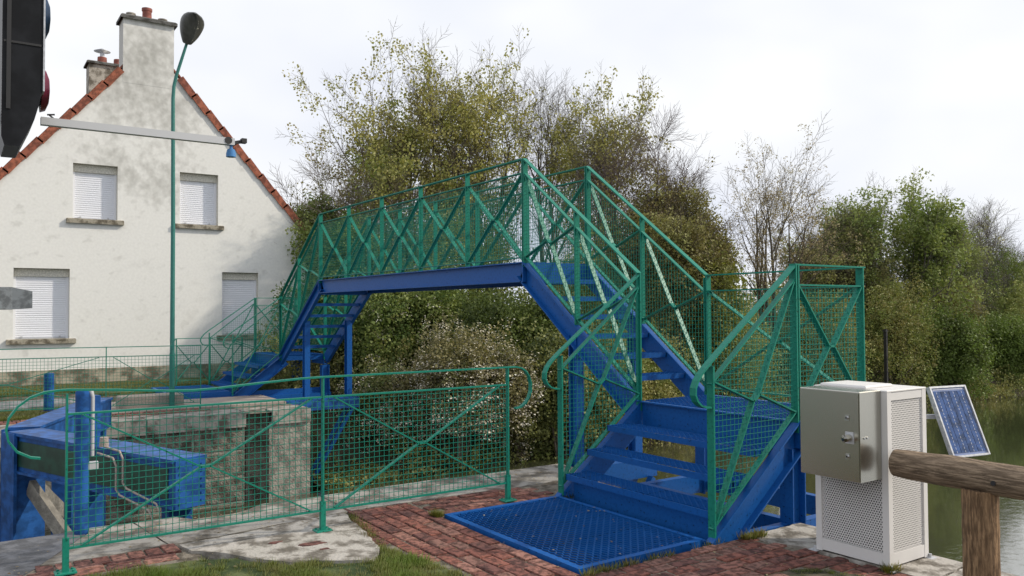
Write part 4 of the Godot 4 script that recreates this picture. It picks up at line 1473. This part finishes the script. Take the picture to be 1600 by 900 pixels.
func log_rail() -> void:
	var b := -.545
	var r := thing("log_railing", "weathered round timber rail on a stout post along the water edge", "railing", P(-3.28, b, 0))
	var nz := FastNoiseLite.new(); nz.seed = 3; nz.frequency = 1.6
	var mb := MB.new()
	var pts := []; var rad := []
	for k in 40:
		var z := -.49 + .085 * k
		pts.append(Vector3(.008 * nz.get_noise_1d(z * 2), .665 + .012 * nz.get_noise_1d(z * 1.3 + 9), z))
		rad.append(.089 + .006 * nz.get_noise_1d(z * 3 + 30) - (.010 if k == 0 else 0.0))
	mb.tube(pts, rad, 28, true)
	for k in mb.v.size():
		var p := mb.v[k]
		var an := atan2(p.y - .665, p.x)
		mb.v[k] += mb.n[k] * .004 * nz.get_noise_3d(cos(an) * 3, sin(an) * 3, p.z * .4)
	var lg := obj("rail_log", mb, M.log, r)
	var hole := MB.new()
	hole.tube([Vector3(-.090, .655, .115), Vector3(-.0965, .655, .115)], [.013, .013], 12, true)
	obj("bolt_hole", hole, M.dark, lg)
	for z in [0.0, 2.4]:
		var po := MB.new()
		var pp := []; var rr := []
		for k in 12:
			pp.append(Vector3(.0, -.2 + .072 * k, z)); rr.append(.092 + .004 * nz.get_noise_1d(k * 2.0 + z))
		po.tube(pp, rr, 26, true)
		obj("post", po, M.log_post, r)
	var ip := thing("iron_stake", "thin dark iron stake on the far bank beside the hedge", "stake", P(7.85, 17.0, -1.6))
	var st := MB.new()
	st.bar(Vector3(0, 0, 0), Vector3(0, 2.6, 0), .09, .06)
	st.box(Vector3(0, 2.55, 0), Vector3(.13, .05, .1))
	obj("bar", st, M.dark, ip)

# ---------------------------------------------------------------- plants
var clumps := {}

func clump(kind: String) -> Mesh:
	if clumps.has(kind): return clumps[kind]
	var g := RandomNumberGenerator.new()
	g.seed = hash(kind)
	var mb := MB.new()
	var count: int = {"leaf": 11, "small": 13, "dense": 16, "petal": 15, "long": 12}[kind]
	var spread: float = {"leaf": .17, "small": .13, "dense": .16, "petal": .13, "long": .16}[kind]
	var size: float = {"leaf": .064, "small": .05, "dense": .062, "petal": .034, "long": .085}[kind]
	for k in count:
		var d := Vector3(g.randf_range(-1, 1), g.randf_range(-1, 1), g.randf_range(-1, 1))
		if d.length() > 1: d = d.normalized()
		var o := d * spread
		var ax := Vector3(g.randf_range(-1, 1), g.randf_range(-.9, .5), g.randf_range(-1, 1)).normalized()
		var sd := ax.cross(Vector3(g.randf_range(-1, 1), g.randf_range(.2, 1), g.randf_range(-1, 1))).normalized()
		var l := size * g.randf_range(.7, 1.3)
		var w := l * (.28 if kind == "long" else .42)
		var nn := sd.cross(ax)
		mb.col = Color.from_hsv(0, 0, g.randf_range(.72, 1.0))
		var bend := nn * l * .14
		mb.quad(o, o + ax * l * .5 + sd * w + bend, o + ax * l, o + ax * l * .5 - sd * w + bend, nn if nn.y > 0 else -nn)
	clumps[kind] = mb.mesh()
	return clumps[kind]

func twig_mesh() -> Mesh:
	if clumps.has("twig"): return clumps["twig"]
	var g := RandomNumberGenerator.new()
	g.seed = 99
	var mb := MB.new()
	var main := [Vector3.ZERO, Vector3(.02, .22, .01), Vector3(-.01, .45, .02), Vector3(.03, .70, 0)]
	mb.tube(main, [.0055, .0045, .0035, .002], 3)
	for k in 7:
		var t := .12 + .08 * k
		var o := Vector3(.01, t, .01)
		var an := k * 2.4
		var d := Vector3(cos(an) * .7, .6, sin(an) * .55).normalized()
		var l := .36 * (1.1 - t)
		mb.tube([o, o + d * l * .5 + Vector3.UP * .01, o + d * l + Vector3.UP * .05], [.0036, .003, .0016], 3)
	clumps["twig"] = mb.mesh()
	return clumps["twig"]

func orient(dir: Vector3, roll: float) -> Basis:
	var s := dir.cross(Vector3(.3, .2, .9)).normalized()
	return Basis(s, dir, s.cross(dir)).rotated(dir, roll)

# opts: h, r (crown radius), stems, lean, up, kids, leaf (clumps per tip), kind, c0, c1, bark, bare0 (height share without branches), lsize, twig
func tree(called: String, label: String, at: Vector3, o: Dictionary, seed_: int) -> void:
	var root := thing(called, label, o.get("cat", "tree"), at, o.get("group", ""))
	var g := RandomNumberGenerator.new()
	g.seed = seed_
	var h: float = o.h
	var segs := []      # [pts, radii, level]
	var tips := []      # [pos, dir]
	var stack := []
	var stems: int = o.get("stems", 1)
	for k in stems:
		var an := TAU * k / stems + g.randf() * 1.2
		var ln: float = o.get("lean", .25) * g.randf_range(.4, 1.2) if stems > 1 else .05
		var d := Vector3(cos(an) * ln, 1, sin(an) * ln).normalized()
		stack.append([Vector3(cos(an), 0, sin(an)) * .12 * (stems - 1), d, h * g.randf_range(.84, 1.0), h * .0115 * o.get("thick", 1.0), 0])
	var kids: Array = o.get("kids", [9, 7, 5])
	var upt: float = o.get("up", .12)
	var spread: float = o.get("spread", .75)
	var bare0: float = o.get("bare0", .22)
	while stack.size():
		var s: Array = stack.pop_back()
		var p: Vector3 = s[0]; var d: Vector3 = s[1]; var l: float = s[2]; var rad: float = s[3]; var lvl: int = s[4]
		var ns: int = [8, 5, 4, 3][lvl]
		var pts := [p]; var rr := [rad]
		var dirs := [d]
		for k in ns:
			d = (d + Vector3(g.randf_range(-1, 1), g.randf_range(-1, 1), g.randf_range(-1, 1)) * [.09, .16, .22, .25][lvl] + Vector3.UP * upt * [.35, .55, .5, .4][lvl]).normalized()
			p += d * l / ns
			pts.append(p); dirs.append(d)
			rr.append(maxf(.004, rad * (1.0 - .82 * (k + 1) / ns)))
		segs.append([pts, rr, lvl])
		if lvl < 3:
			var nk: int = kids[lvl]
			for k in nk:
				var t := (k + g.randf()) / nk
				if lvl == 0: t = bare0 + (1.0 - bare0) * t
				else: t = .2 + .8 * t
				var idx := clampi(int(t * ns), 0, ns - 1)
				var fr := t * ns - idx
				var q: Vector3 = pts[idx].lerp(pts[idx + 1], clampf(fr, 0, 1))
				var dd: Vector3 = dirs[idx]
				var side := dd.cross(Vector3(g.randf_range(-1, 1), g.randf_range(-1, 1), g.randf_range(-1, 1))).normalized()
				var cd := (dd + side * spread * g.randf_range(.6, 1.3)).normalized()
				var cl: float = l * [.44, .55, .55][lvl] * (.50 + .75 * sin(PI * pow(t, 1.2)) if lvl == 0 else 1.0 - .35 * t) * g.randf_range(.7, 1.2)
				stack.append([q, cd, cl, lerpf(rr[idx], rr[idx + 1], .5) * .62, lvl + 1])
		if lvl >= 2:
			tips.append([p, d])
			if lvl == 3 and ns > 2: tips.append([pts[1], dirs[1]])
	# fit the crown to its height and width
	var my := 0.0
	var xs := []
	for t in tips:
		my = maxf(my, t[0].y); xs.append(Vector2(t[0].x, t[0].z).length())
	xs.sort()
	var mr: float = xs[int(xs.size() * .94)]
	var ky := h / my
	var kr := clampf(float(o.r) / mr, .5, 3.2)
	var sc := Vector3(kr, ky, kr)
	var trunk := MB.new(); var limbs := MB.new()
	for s in segs:
		var pp := []
		for q in s[0]: pp.append(q * sc)
		(trunk if s[2] == 0 else limbs).tube(pp, s[1], [9, 5, 4, 3][s[2]])
	var bark: Material = o.get("bark", M.bark)
	var tr := obj("trunk", trunk, bark, root)
	var cr := obj("crown", limbs, bark, root)
	var xf := []; var cols := []; var tx := []; var tc := []
	var per: float = o.get("leaf", 2.0)
	var sway := FastNoiseLite.new(); sway.seed = seed_; sway.frequency = .55
	var ls: float = o.get("lsize", 1.0)
	for t in tips:
		var p: Vector3 = t[0] * sc
		if g.randf() < o.get("twig", .22 if per > .5 else .5):
			var s: float = g.randf_range(.6, 1.25) * o.get("tsize", 1.0)
			tx.append(Transform3D(orient((t[1] + Vector3(g.randf_range(-.3, .3), g.randf_range(0, .3), g.randf_range(-.3, .3))).normalized(), g.randf() * TAU).scaled(Vector3.ONE * s), p))
			tc.append(Color(1, 1, 1))
		var dens: float = per * clampf(1.0 + 1.0 * sway.get_noise_3dv(p), .1, 2.2) * (1.0 - o.get("thin_top", 0.0) * clampf(p.y / h, 0, 1))
		var cnt := int(dens + g.randf())
		for k in cnt:
			var s: float = g.randf_range(.7, 1.3) * ls
			var q := p + Vector3(g.randf_range(-1, 1), g.randf_range(-.6, .9), g.randf_range(-1, 1)) * .24
			xf.append(Transform3D(Basis(Vector3(g.randf_range(-1, 1), 1, g.randf_range(-1, 1)).normalized(), g.randf() * TAU).scaled(Vector3.ONE * s), q))
			cols.append(o.c0.lerp(o.c1, clampf(.5 + sway.get_noise_3dv(p * 1.7) * .9 + g.randf_range(-.3, .3), 0, 1)))
	if tx.size(): stuff("twigs", twig_mesh(), bark, tx, tc, cr)
	if xf.size(): stuff("leaves", clump(o.get("kind", "leaf")), M.leaf, xf, cols, cr)

# a bush: stems and leaf clumps spread through overlapping uneven lobes
func bush(called: String, label: String, at: Vector3, size: Vector3, count: int, kind: String, c0: Color, c1: Color, seed_: int, bloom := 0, lscale := 1.0, cat := "bush") -> void:
	var root := thing(called, label, cat, at)
	leafy(root, size, count, kind, c0, c1, seed_, bloom, lscale, true)

func leafy(root: Node3D, size: Vector3, count: int, kind: String, c0: Color, c1: Color, seed_: int, bloom: int, lscale: float, stems: bool) -> void:
	var g := RandomNumberGenerator.new()
	g.seed = seed_
	var lobes := []
	for k in 16:
		var d := Vector3(g.randf_range(-1, 1), g.randf_range(-.2, 1), g.randf_range(-1, 1))
		d = d.normalized() * g.randf_range(.35, .85)
		lobes.append([Vector3(d.x * size.x, size.y * (.42 + .5 * d.y), d.z * size.z), g.randf_range(.22, .46)])
	var nz := FastNoiseLite.new(); nz.seed = seed_; nz.frequency = 1.1
	if stems:
		var st := MB.new()
		for k in 9:
			var e: Vector3 = lobes[k][0]
			var b0 := Vector3(e.x * .25, -.1, e.z * .25)
			st.tube([b0, b0.lerp(e, .4) + Vector3(0, .1 * size.y, 0), b0.lerp(e, .75), e * 1.02], [.028, .02, .013, .005], 5)
		obj("stems", st, M.bark, root)
	var xf := []; var cols := []; var bx := []; var bc := []
	for k in count:
		var lb: Array = lobes[g.randi() % lobes.size()]
		var d := Vector3(g.randf_range(-1, 1), g.randf_range(-1, 1), g.randf_range(-1, 1)).normalized()
		var rr: float = lb[1] * pow(g.randf(), .18) * (1.0 + .45 * nz.get_noise_3dv(lb[0] + d * 2.0))
		if g.randf() < .10: rr *= g.randf_range(1.05, 1.5)
		var q: Vector3 = lb[0] + d * rr * Vector3(size.x, size.y * .8, size.z)
		if q.y < -.1: q.y = g.randf_range(-.1, .3)
		var s := g.randf_range(.7, 1.35) * lscale
		var tone := clampf(.5 + nz.get_noise_3dv(q * 1.3) * 1.1 + g.randf_range(-.3, .3), 0, 1)
		xf.append(Transform3D(Basis(Vector3(g.randf_range(-1, 1), 1, g.randf_range(-1, 1)).normalized(), g.randf() * TAU).scaled(Vector3.ONE * s), q))
		cols.append(c0.lerp(c1, tone))
		if bloom > 0 and k % maxi(1, count / bloom) == 0 and nz.get_noise_3dv(q * 1.4 + Vector3(9, 0, 0)) > -.10:
			bx.append(Transform3D(Basis(Vector3.UP, g.randf() * TAU).scaled(Vector3.ONE * g.randf_range(.7, 1.4)), q + d * .10))
			bc.append(Color(.70, .68, .60).lerp(Color(.62, .56, .42), g.randf()))
	stuff("leaves", clump(kind), M.leaf, xf, cols, root)
	if bx.size(): stuff("blossom", clump("petal"), M.petal, bx, bc, root)

func px(x: float, depth: float, y := 0.0) -> Vector3:
	# a bank position from a bearing (tangent left or right of the lens axis) and a distance
	var t := (x - 800.0) / 1276.0
	var yaw := deg_to_rad(34.36)
	var X := t * depth
	return P(depth * cos(yaw) - X * sin(yaw) - 5.59, depth * sin(yaw) + X * cos(yaw) - 5.271, y)

func plants() -> void:
	var yg0 := Color(.36, .38, .10); var yg1 := Color(.56, .51, .20)
	var ol0 := Color(.21, .27, .07); var ol1 := Color(.38, .39, .14)
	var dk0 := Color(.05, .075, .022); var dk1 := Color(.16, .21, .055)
	var gr0 := Color(.21, .30, .075); var gr1 := Color(.38, .42, .15)
	var br0 := Color(.27, .24, .09); var br1 := Color(.39, .35, .14)
	# tall trees behind the bridge
	tree("spreading_tree", "tallest many-stemmed tree with sparse yellow-green leaves behind the bridge deck", px(655, 22.5, -.1), {"h": 9.4, "r": 2.75, "stems": 5, "lean": .30, "leaf": 1.4, "c0": yg0, "c1": yg1, "kids": [9, 5, 4], "thin_top": .45, "bark": M.bark}, 11)
	tree("spreading_tree", "yellow-green spring tree right of the tallest tree, over the right end of the deck", px(752, 23.5, -.1), {"h": 9.0, "r": 2.1, "stems": 3, "lean": .26, "leaf": 1.3, "c0": yg0, "c1": yg1, "kids": [9, 6, 4], "thin_top": .5, "bark": M.bark}, 23)
	tree("leafy_tree", "lower leafy tree with olive leaves left of the tallest tree", px(585, 22.0, -.1), {"h": 7.3, "r": 1.6, "stems": 3, "lean": .25, "leaf": 1.8, "c0": ol0, "c1": yg1, "kids": [8, 6, 4], "thin_top": .3}, 35)
	tree("bare_tree", "leaning bare tree with pale twigs nearest the house roof", px(545, 21.0, -.1), {"h": 5.9, "r": 1.9, "stems": 4, "lean": .55, "leaf": .12, "c0": gr0, "c1": yg1, "kids": [7, 5, 3], "bark": M.bark_pale, "up": .05}, 41)
	tree("bare_tree", "tall bare grey tree just right of the yellow-green trees", px(862, 25, -.1), {"h": 9.3, "r": 1.6, "stems": 2, "lean": .18, "leaf": .10, "c0": yg0, "c1": yg1, "kids": [10, 6, 4], "bark": M.bark_grey}, 53)
	tree("spring_tree", "slender tree with thin yellowish leaves above the right bridge post", px(932, 23, -.1), {"h": 8.0, "r": 1.5, "stems": 3, "lean": .22, "leaf": 1.1, "c0": yg0, "c1": yg1, "kids": [9, 6, 4], "bark": M.bark_grey, "thin_top": .2}, 67)
	tree("bare_tree", "round bare tree with purplish fine twigs right of the upper stairs", px(1010, 21.5, -.1), {"h": 6.5, "r": 1.75, "stems": 4, "lean": .42, "leaf": .12, "c0": br0, "c1": br1, "kids": [8, 6, 4], "bark": mat(lin(.20, .16, .15), .95, "blotch", 1.5), "up": .08}, 71)
	tree("brown_leaved_tree", "dense brownish green tree behind the descending green handrail", px(1070, 20.5, -.1), {"h": 4.9, "r": 1.5, "stems": 4, "lean": .4, "leaf": 2.8, "c0": Color(.17, .13, .05), "c1": ol1, "kids": [9, 7, 5], "kind": "small", "lsize": 1.2}, 83)
	tree("bare_tree", "sparse open tree with small pale leaves standing against the sky above the landing", px(1212, 24, -.2), {"h": 6.9, "r": 1.75, "stems": 5, "lean": .34, "leaf": 1.0, "c0": Color(.36, .28, .16), "c1": Color(.50, .44, .26), "kids": [7, 4, 3], "bark": M.bark, "lsize": .8, "kind": "small"}, 97)
	tree("green_tree", "feathery fresh green tree over the hedge right of the landing", px(1385, 27.5, -.3), {"h": 6.0, "r": 2.5, "stems": 6, "lean": .6, "spread": 1.1, "up": .06, "leaf": 1.9, "c0": gr0, "c1": gr1, "kids": [8, 6, 4], "bark": M.bark_grey, "kind": "long"}, 101)
	tree("brown_leaved_tree", "young tree with bronze leaves between the sparse tree and the feathery green tree", px(1300, 27, -.3), {"h": 5.1, "r": 1.7, "stems": 5, "lean": .4, "spread": 1.0, "leaf": 1.0, "c0": br0, "c1": gr1, "kids": [9, 7, 4], "kind": "small"}, 113)
	tree("green_tree", "second fresh green tree between the feathery one and the thin birch", px(1462, 29.5, -.3), {"h": 5.6, "r": 2.1, "stems": 5, "lean": .5, "spread": 1.0, "up": .06, "leaf": 1.5, "c0": ol0, "c1": gr1, "kids": [8, 6, 4], "bark": M.bark_grey, "kind": "small"}, 103)
	tree("green_tree", "broad olive green tree at the right edge behind the birch", px(1575, 33.5, -.3), {"h": 4.6, "r": 2.3, "stems": 5, "lean": .5, "spread": 1.0, "up": .06, "leaf": 1.4, "c0": ol0, "c1": gr0, "kids": [8, 6, 4], "bark": M.bark_grey, "kind": "small"}, 107)
	tree("birch_tree", "thin bare birch rising from the hedge at the right", px(1528, 32, -.4), {"h": 5.9, "r": 1.2, "stems": 1, "leaf": .22, "c0": gr0, "c1": yg1, "kids": [16, 6, 4], "bark": M.bark_grey, "spread": .8, "bare0": .15, "kind": "small"}, 127)
	tree("birch_tree", "small faint tree at the right edge behind the hedge", px(1592, 34, -.4), {"h": 4.2, "r": 1.2, "stems": 2, "lean": .2, "leaf": .6, "c0": gr0, "c1": yg1, "kids": [12, 6, 4], "bark": M.bark_grey, "kind": "small"}, 131)
	# green by the house corner
	tree("garden_tree", "small bright green tree at the house corner left of the bridge deck", px(508, 20.8, 0.0), {"h": 4.3, "r": .95, "stems": 3, "lean": .3, "leaf": 2.2, "c0": gr0, "c1": gr1, "kids": [8, 6, 4], "kind": "leaf"}, 141)
	bush("laurel_bush", "dark evergreen bush against the lower right corner of the house", px(490, 18.6, .0), Vector3(.75, 2.7, .7), 900, "dense", dk0, gr0, 151)
	bush("dense_bush", "dense dark green bush in front of the house corner beyond the far stairs", P(12.5, 2.55, .0), Vector3(1.0, 3.9, .95), 2600, "dense", dk0, gr0, 157)
	# under and behind the deck
	bush("flowering_bush", "white flowering bush hanging over the bank behind the green barrier", px(715, 15.6, -1.2), Vector3(1.7, 2.2, 1.1), 2900, "dense", Color(.15, .16, .06), Color(.34, .30, .15), 161, 2900, .9)
	bush("flowering_bush", "smaller white blossomed bush beside the far bridge legs", px(600, 16.2, -1.0), Vector3(.85, 1.8, .9), 1100, "dense", Color(.12, .16, .05), Color(.27, .28, .11), 167, 600, .9)
	bush("hawthorn_bush", "tall green hawthorn with a few white flowers under the bridge deck", px(640, 18.2, -.4), Vector3(1.6, 3.2, 1.1), 2200, "dense", Color(.10, .16, .04), Color(.26, .31, .09), 173, 160)
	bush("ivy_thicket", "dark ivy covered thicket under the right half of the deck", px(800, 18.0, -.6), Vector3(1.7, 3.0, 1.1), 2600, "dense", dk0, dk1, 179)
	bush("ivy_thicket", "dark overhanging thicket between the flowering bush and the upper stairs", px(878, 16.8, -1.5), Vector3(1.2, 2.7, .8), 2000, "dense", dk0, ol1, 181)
	bush("green_bush", "yellow-green bush seen through the deck railing", px(730, 20.5, -.2), Vector3(1.9, 4.6, 1.0), 1900, "small", ol0, yg0, 191)
	bush("green_bush", "olive bush behind the left half of the deck railing", px(575, 20.5, -.2), Vector3(1.3, 4.2, 1.0), 1500, "small", ol0, yg0, 193)
	bush("green_bush", "olive brown bush behind the upper end of the near stairs", px(915, 20.0, -.3), Vector3(1.6, 3.9, 1.0), 1900, "small", ol0, ol1, 197)
	bush("willow_bush", "bright yellow-green bush right of the descending handrail", px(1115, 20.5, -.3), Vector3(1.15, 3.9, 1.0), 1900, "long", Color(.11, .13, .028), yg0, 199)
	bush("bank_bush", "tangled bush low on the bank behind the landing stairs", px(985, 18.2, -1.3), Vector3(1.8, 2.8, .9), 2400, "small", ol0, br1, 211)
	bush("bank_bush", "olive bush on the bank behind the landing railing", px(1150, 20.8, -1.3), Vector3(1.8, 3.2, 1.0), 2400, "small", ol0, ol1, 223)
	# the hedge along the far bank
	bush("hedge_bush", "reddish brown leaved hedge bush right above the steel box", px(1290, 23.5, -1.4), Vector3(1.8, 3.7, 1.1), 2600, "small", ol0, br1, 227)
	bush("hedge_bush", "olive and bronze hedge bush directly right of the green landing railing", px(1395, 25.0, -1.4), Vector3(1.7, 4.1, 1.1), 2700, "small", ol0, br0, 229)
	bush("hedge_bush", "rounded green hedge bush reaching the water above the solar panel", px(1470, 26.5, -1.5), Vector3(1.6, 3.2, 1.2), 2500, "dense", Color(.06, .08, .02), gr0, 233)
	bush("hedge_bush", "brown twiggy hedge bush behind the rounded green one", px(1480, 29.0, -1.0), Vector3(2.0, 4.0, 1.1), 2500, "small", br0 * .7, ol1, 239)
	bush("hedge_bush", "low bright green bush at the waterline near the right edge", px(1575, 29.5, -1.5), Vector3(1.6, 2.9, 1.2), 2400, "dense", Color(.08, .11, .024), gr0, 241)
	bush("hedge_bush", "tall olive hedge bush at the right edge under the faint tree", px(1590, 31.5, -1.0), Vector3(1.9, 4.0, 1.1), 2400, "small", ol0, ol1, 251)
	bush("hedge_bush", "hedge bush below the feathery green tree", px(1385, 28.0, -.9), Vector3(2.0, 4.1, 1.0), 2200, "small", ol0, gr0, 257)
	bush("hedge_bush", "hedge bush beyond the right edge of the view", px(1690, 31.0, -1.3), Vector3(2.2, 3.8, 1.2), 2200, "small", ol0, gr0, 263)
	# undergrowth that closes the bank between them
	var root := thing("undergrowth", "low mixed undergrowth and brambles along the far canal bank", "undergrowth", P(10, 8, 0))
	var g := RandomNumberGenerator.new(); g.seed = 271
	var xf := []; var cols := []
	while xf.size() < 14000:
		var b := .2 + 44.0 * pow(g.randf(), 1.35)
		var a := 7.75 + 4.8 * pow(g.randf(), 1.4)
		var ground := clampf(lerpf(-1.5, -.05, (a - (8.85 if b < 1.6 else 7.8)) / 2.4), -1.5, 0.0)
		var top := .35 + .95 * clampf((a - 8.0) / 2.5, 0, 1) - (1.2 if b < 1.6 and a < 10.2 else 0.0) + .5 * sin(b * 1.7) * sin(b * .6 + a)
		var y := ground + maxf(.1, top) * g.randf()
		xf.append(Transform3D(Basis(Vector3(g.randf_range(-1, 1), 1, g.randf_range(-1, 1)).normalized(), g.randf() * TAU).scaled(Vector3.ONE * g.randf_range(.8, 1.5)), P(a, b, y) - root.position))
		cols.append(dk1.lerp(br1, clampf(g.randf() * .8 + .25 * sin(b * .9), 0, 1)))
	stuff("leaves", clump("small"), M.leaf, xf, cols, root)
	# a distant belt of woodland that closes the view behind everything
	var wd := thing("distant_wood", "dim belt of woodland behind the trees on the far bank", "wood", P(40, 30, 0))
	g.seed = 281
	xf = []; cols = []
	while xf.size() < 9000:
		var b := g.randf_range(3, 75)
		var a := 24.0 + g.randf_range(0, 5)
		var top := 2.6 + 1.0 * sin(b * .35) + .7 * sin(b * 1.1)
		xf.append(Transform3D(Basis(Vector3(g.randf_range(-1, 1), 1, g.randf_range(-1, 1)).normalized(), g.randf() * TAU).scaled(Vector3.ONE * g.randf_range(2.0, 3.4)), P(a, b, top * pow(g.randf(), .7)) - wd.position))
		cols.append(ol0.lerp(ol1, g.randf()))
	stuff("leaves", clump("small"), M.leaf, xf, cols, wd)
	wd.set_meta("kind", "stuff"); root.set_meta("kind", "stuff")
	# dry grass tuft under the far brace
	var tf := MB.new()
	for k in 60:
		var an := g.randf() * TAU
		var o := Vector3(cos(an), 0, sin(an)) * g.randf() * .16
		var h := g.randf_range(.25, .62)
		var tip := o + Vector3(cos(an) * h * .5, h * .8, sin(an) * h * .5)
		var s := Vector3(-sin(an), 0, cos(an)) * .006
		tf.col = Color(.24, .20, .09).lerp(Color(.16, .19, .05), g.randf())
		tf.tri(o - s, o + s, tip, Vector3(cos(an), .6, sin(an)).normalized())
	for k in 3:
		var o := tag(obj("grass_tuft", tf, M.leaf, self), ["dry grass tuft at the end of the far lock wall", "grass tuft under the slanting blue strut", "pale grass tuft low by the water under the far legs"][k], "grass", "tufts by the far wall")
		o.position = [P(9.0, .05, -1.45), P(9.35, .35, -1.15), P(9.55, -.1, -1.0)][k]

# ---------------------------------------------------------------- sky
func sky_material() -> PanoramaSkyMaterial:
	var wq := 768; var hq := 384
	var n1 := FastNoiseLite.new(); n1.seed = 8; n1.frequency = .9; n1.fractal_octaves = 5; n1.fractal_gain = .5
	var im := Image.create(wq, hq, false, Image.FORMAT_RGBF)
	for y in hq:
		var el := PI * (.5 - (y + .5) / hq)
		for x in wq:
			var az := TAU * (x + .5) / wq
			var d := Vector3(cos(el) * sin(az), sin(el), -cos(el) * cos(az))
			var q := d * Vector3(1.6, 3.4, 1.6)
			var c := clampf(.62 + 1.15 * n1.get_noise_3dv(q), 0, 1)
			var cc := Color(.68, .73, .87).lerp(Color(.955, .968, .985), c)
			if el < 0: cc = Color(.30, .31, .28)
			im.set_pixel(x, y, cc)
	var m := PanoramaSkyMaterial.new()
	m.panorama = ImageTexture.create_from_image(im)
	return m

func _ready() -> void:
	var cam := Camera3D.new()
	cam.name = "camera"
	cam.position = P(-5.59, -5.271, 1.6)
	cam.rotation_degrees = Vector3(1.567, -34.36, -.304)
	cam.fov = 38.85
	cam.near = .05
	cam.far = 1000
	add_child(cam)
	cam.current = true
	var env := Environment.new()
	env.background_mode = Environment.BG_SKY
	env.sky = Sky.new()
	env.sky.sky_material = sky_material()
	env.background_energy_multiplier = 1.0
	env.tonemap_mode = Environment.TONE_MAPPER_LINEAR
	env.tonemap_exposure = 1.06
	env.sdfgi_enabled = true
	env.ssao_enabled = true
	env.ssil_enabled = true
	var we := WorldEnvironment.new()
	we.name = "world_environment"
	we.environment = env
	add_child(we)
	var sun := DirectionalLight3D.new()
	sun.name = "sun"
	sun.light_energy = 1.0
	sun.light_color = Color(1.0, .955, .88)
	sun.light_angular_distance = 2.2
	sun.shadow_enabled = true
	add_child(sun)
	sun.look_at_from_position(P(-.39, .70, .59) * 50.0, Vector3.ZERO)
	make_materials()
	build_ground()
	build_far_ground()
	bricks()
	litter()
	house()
	footbridge()
	barrier()
	far_fence()
	lock_things()
	street_lamp()
	signal_things()
	cabinet()
	solar()
	log_rail()
	plants()
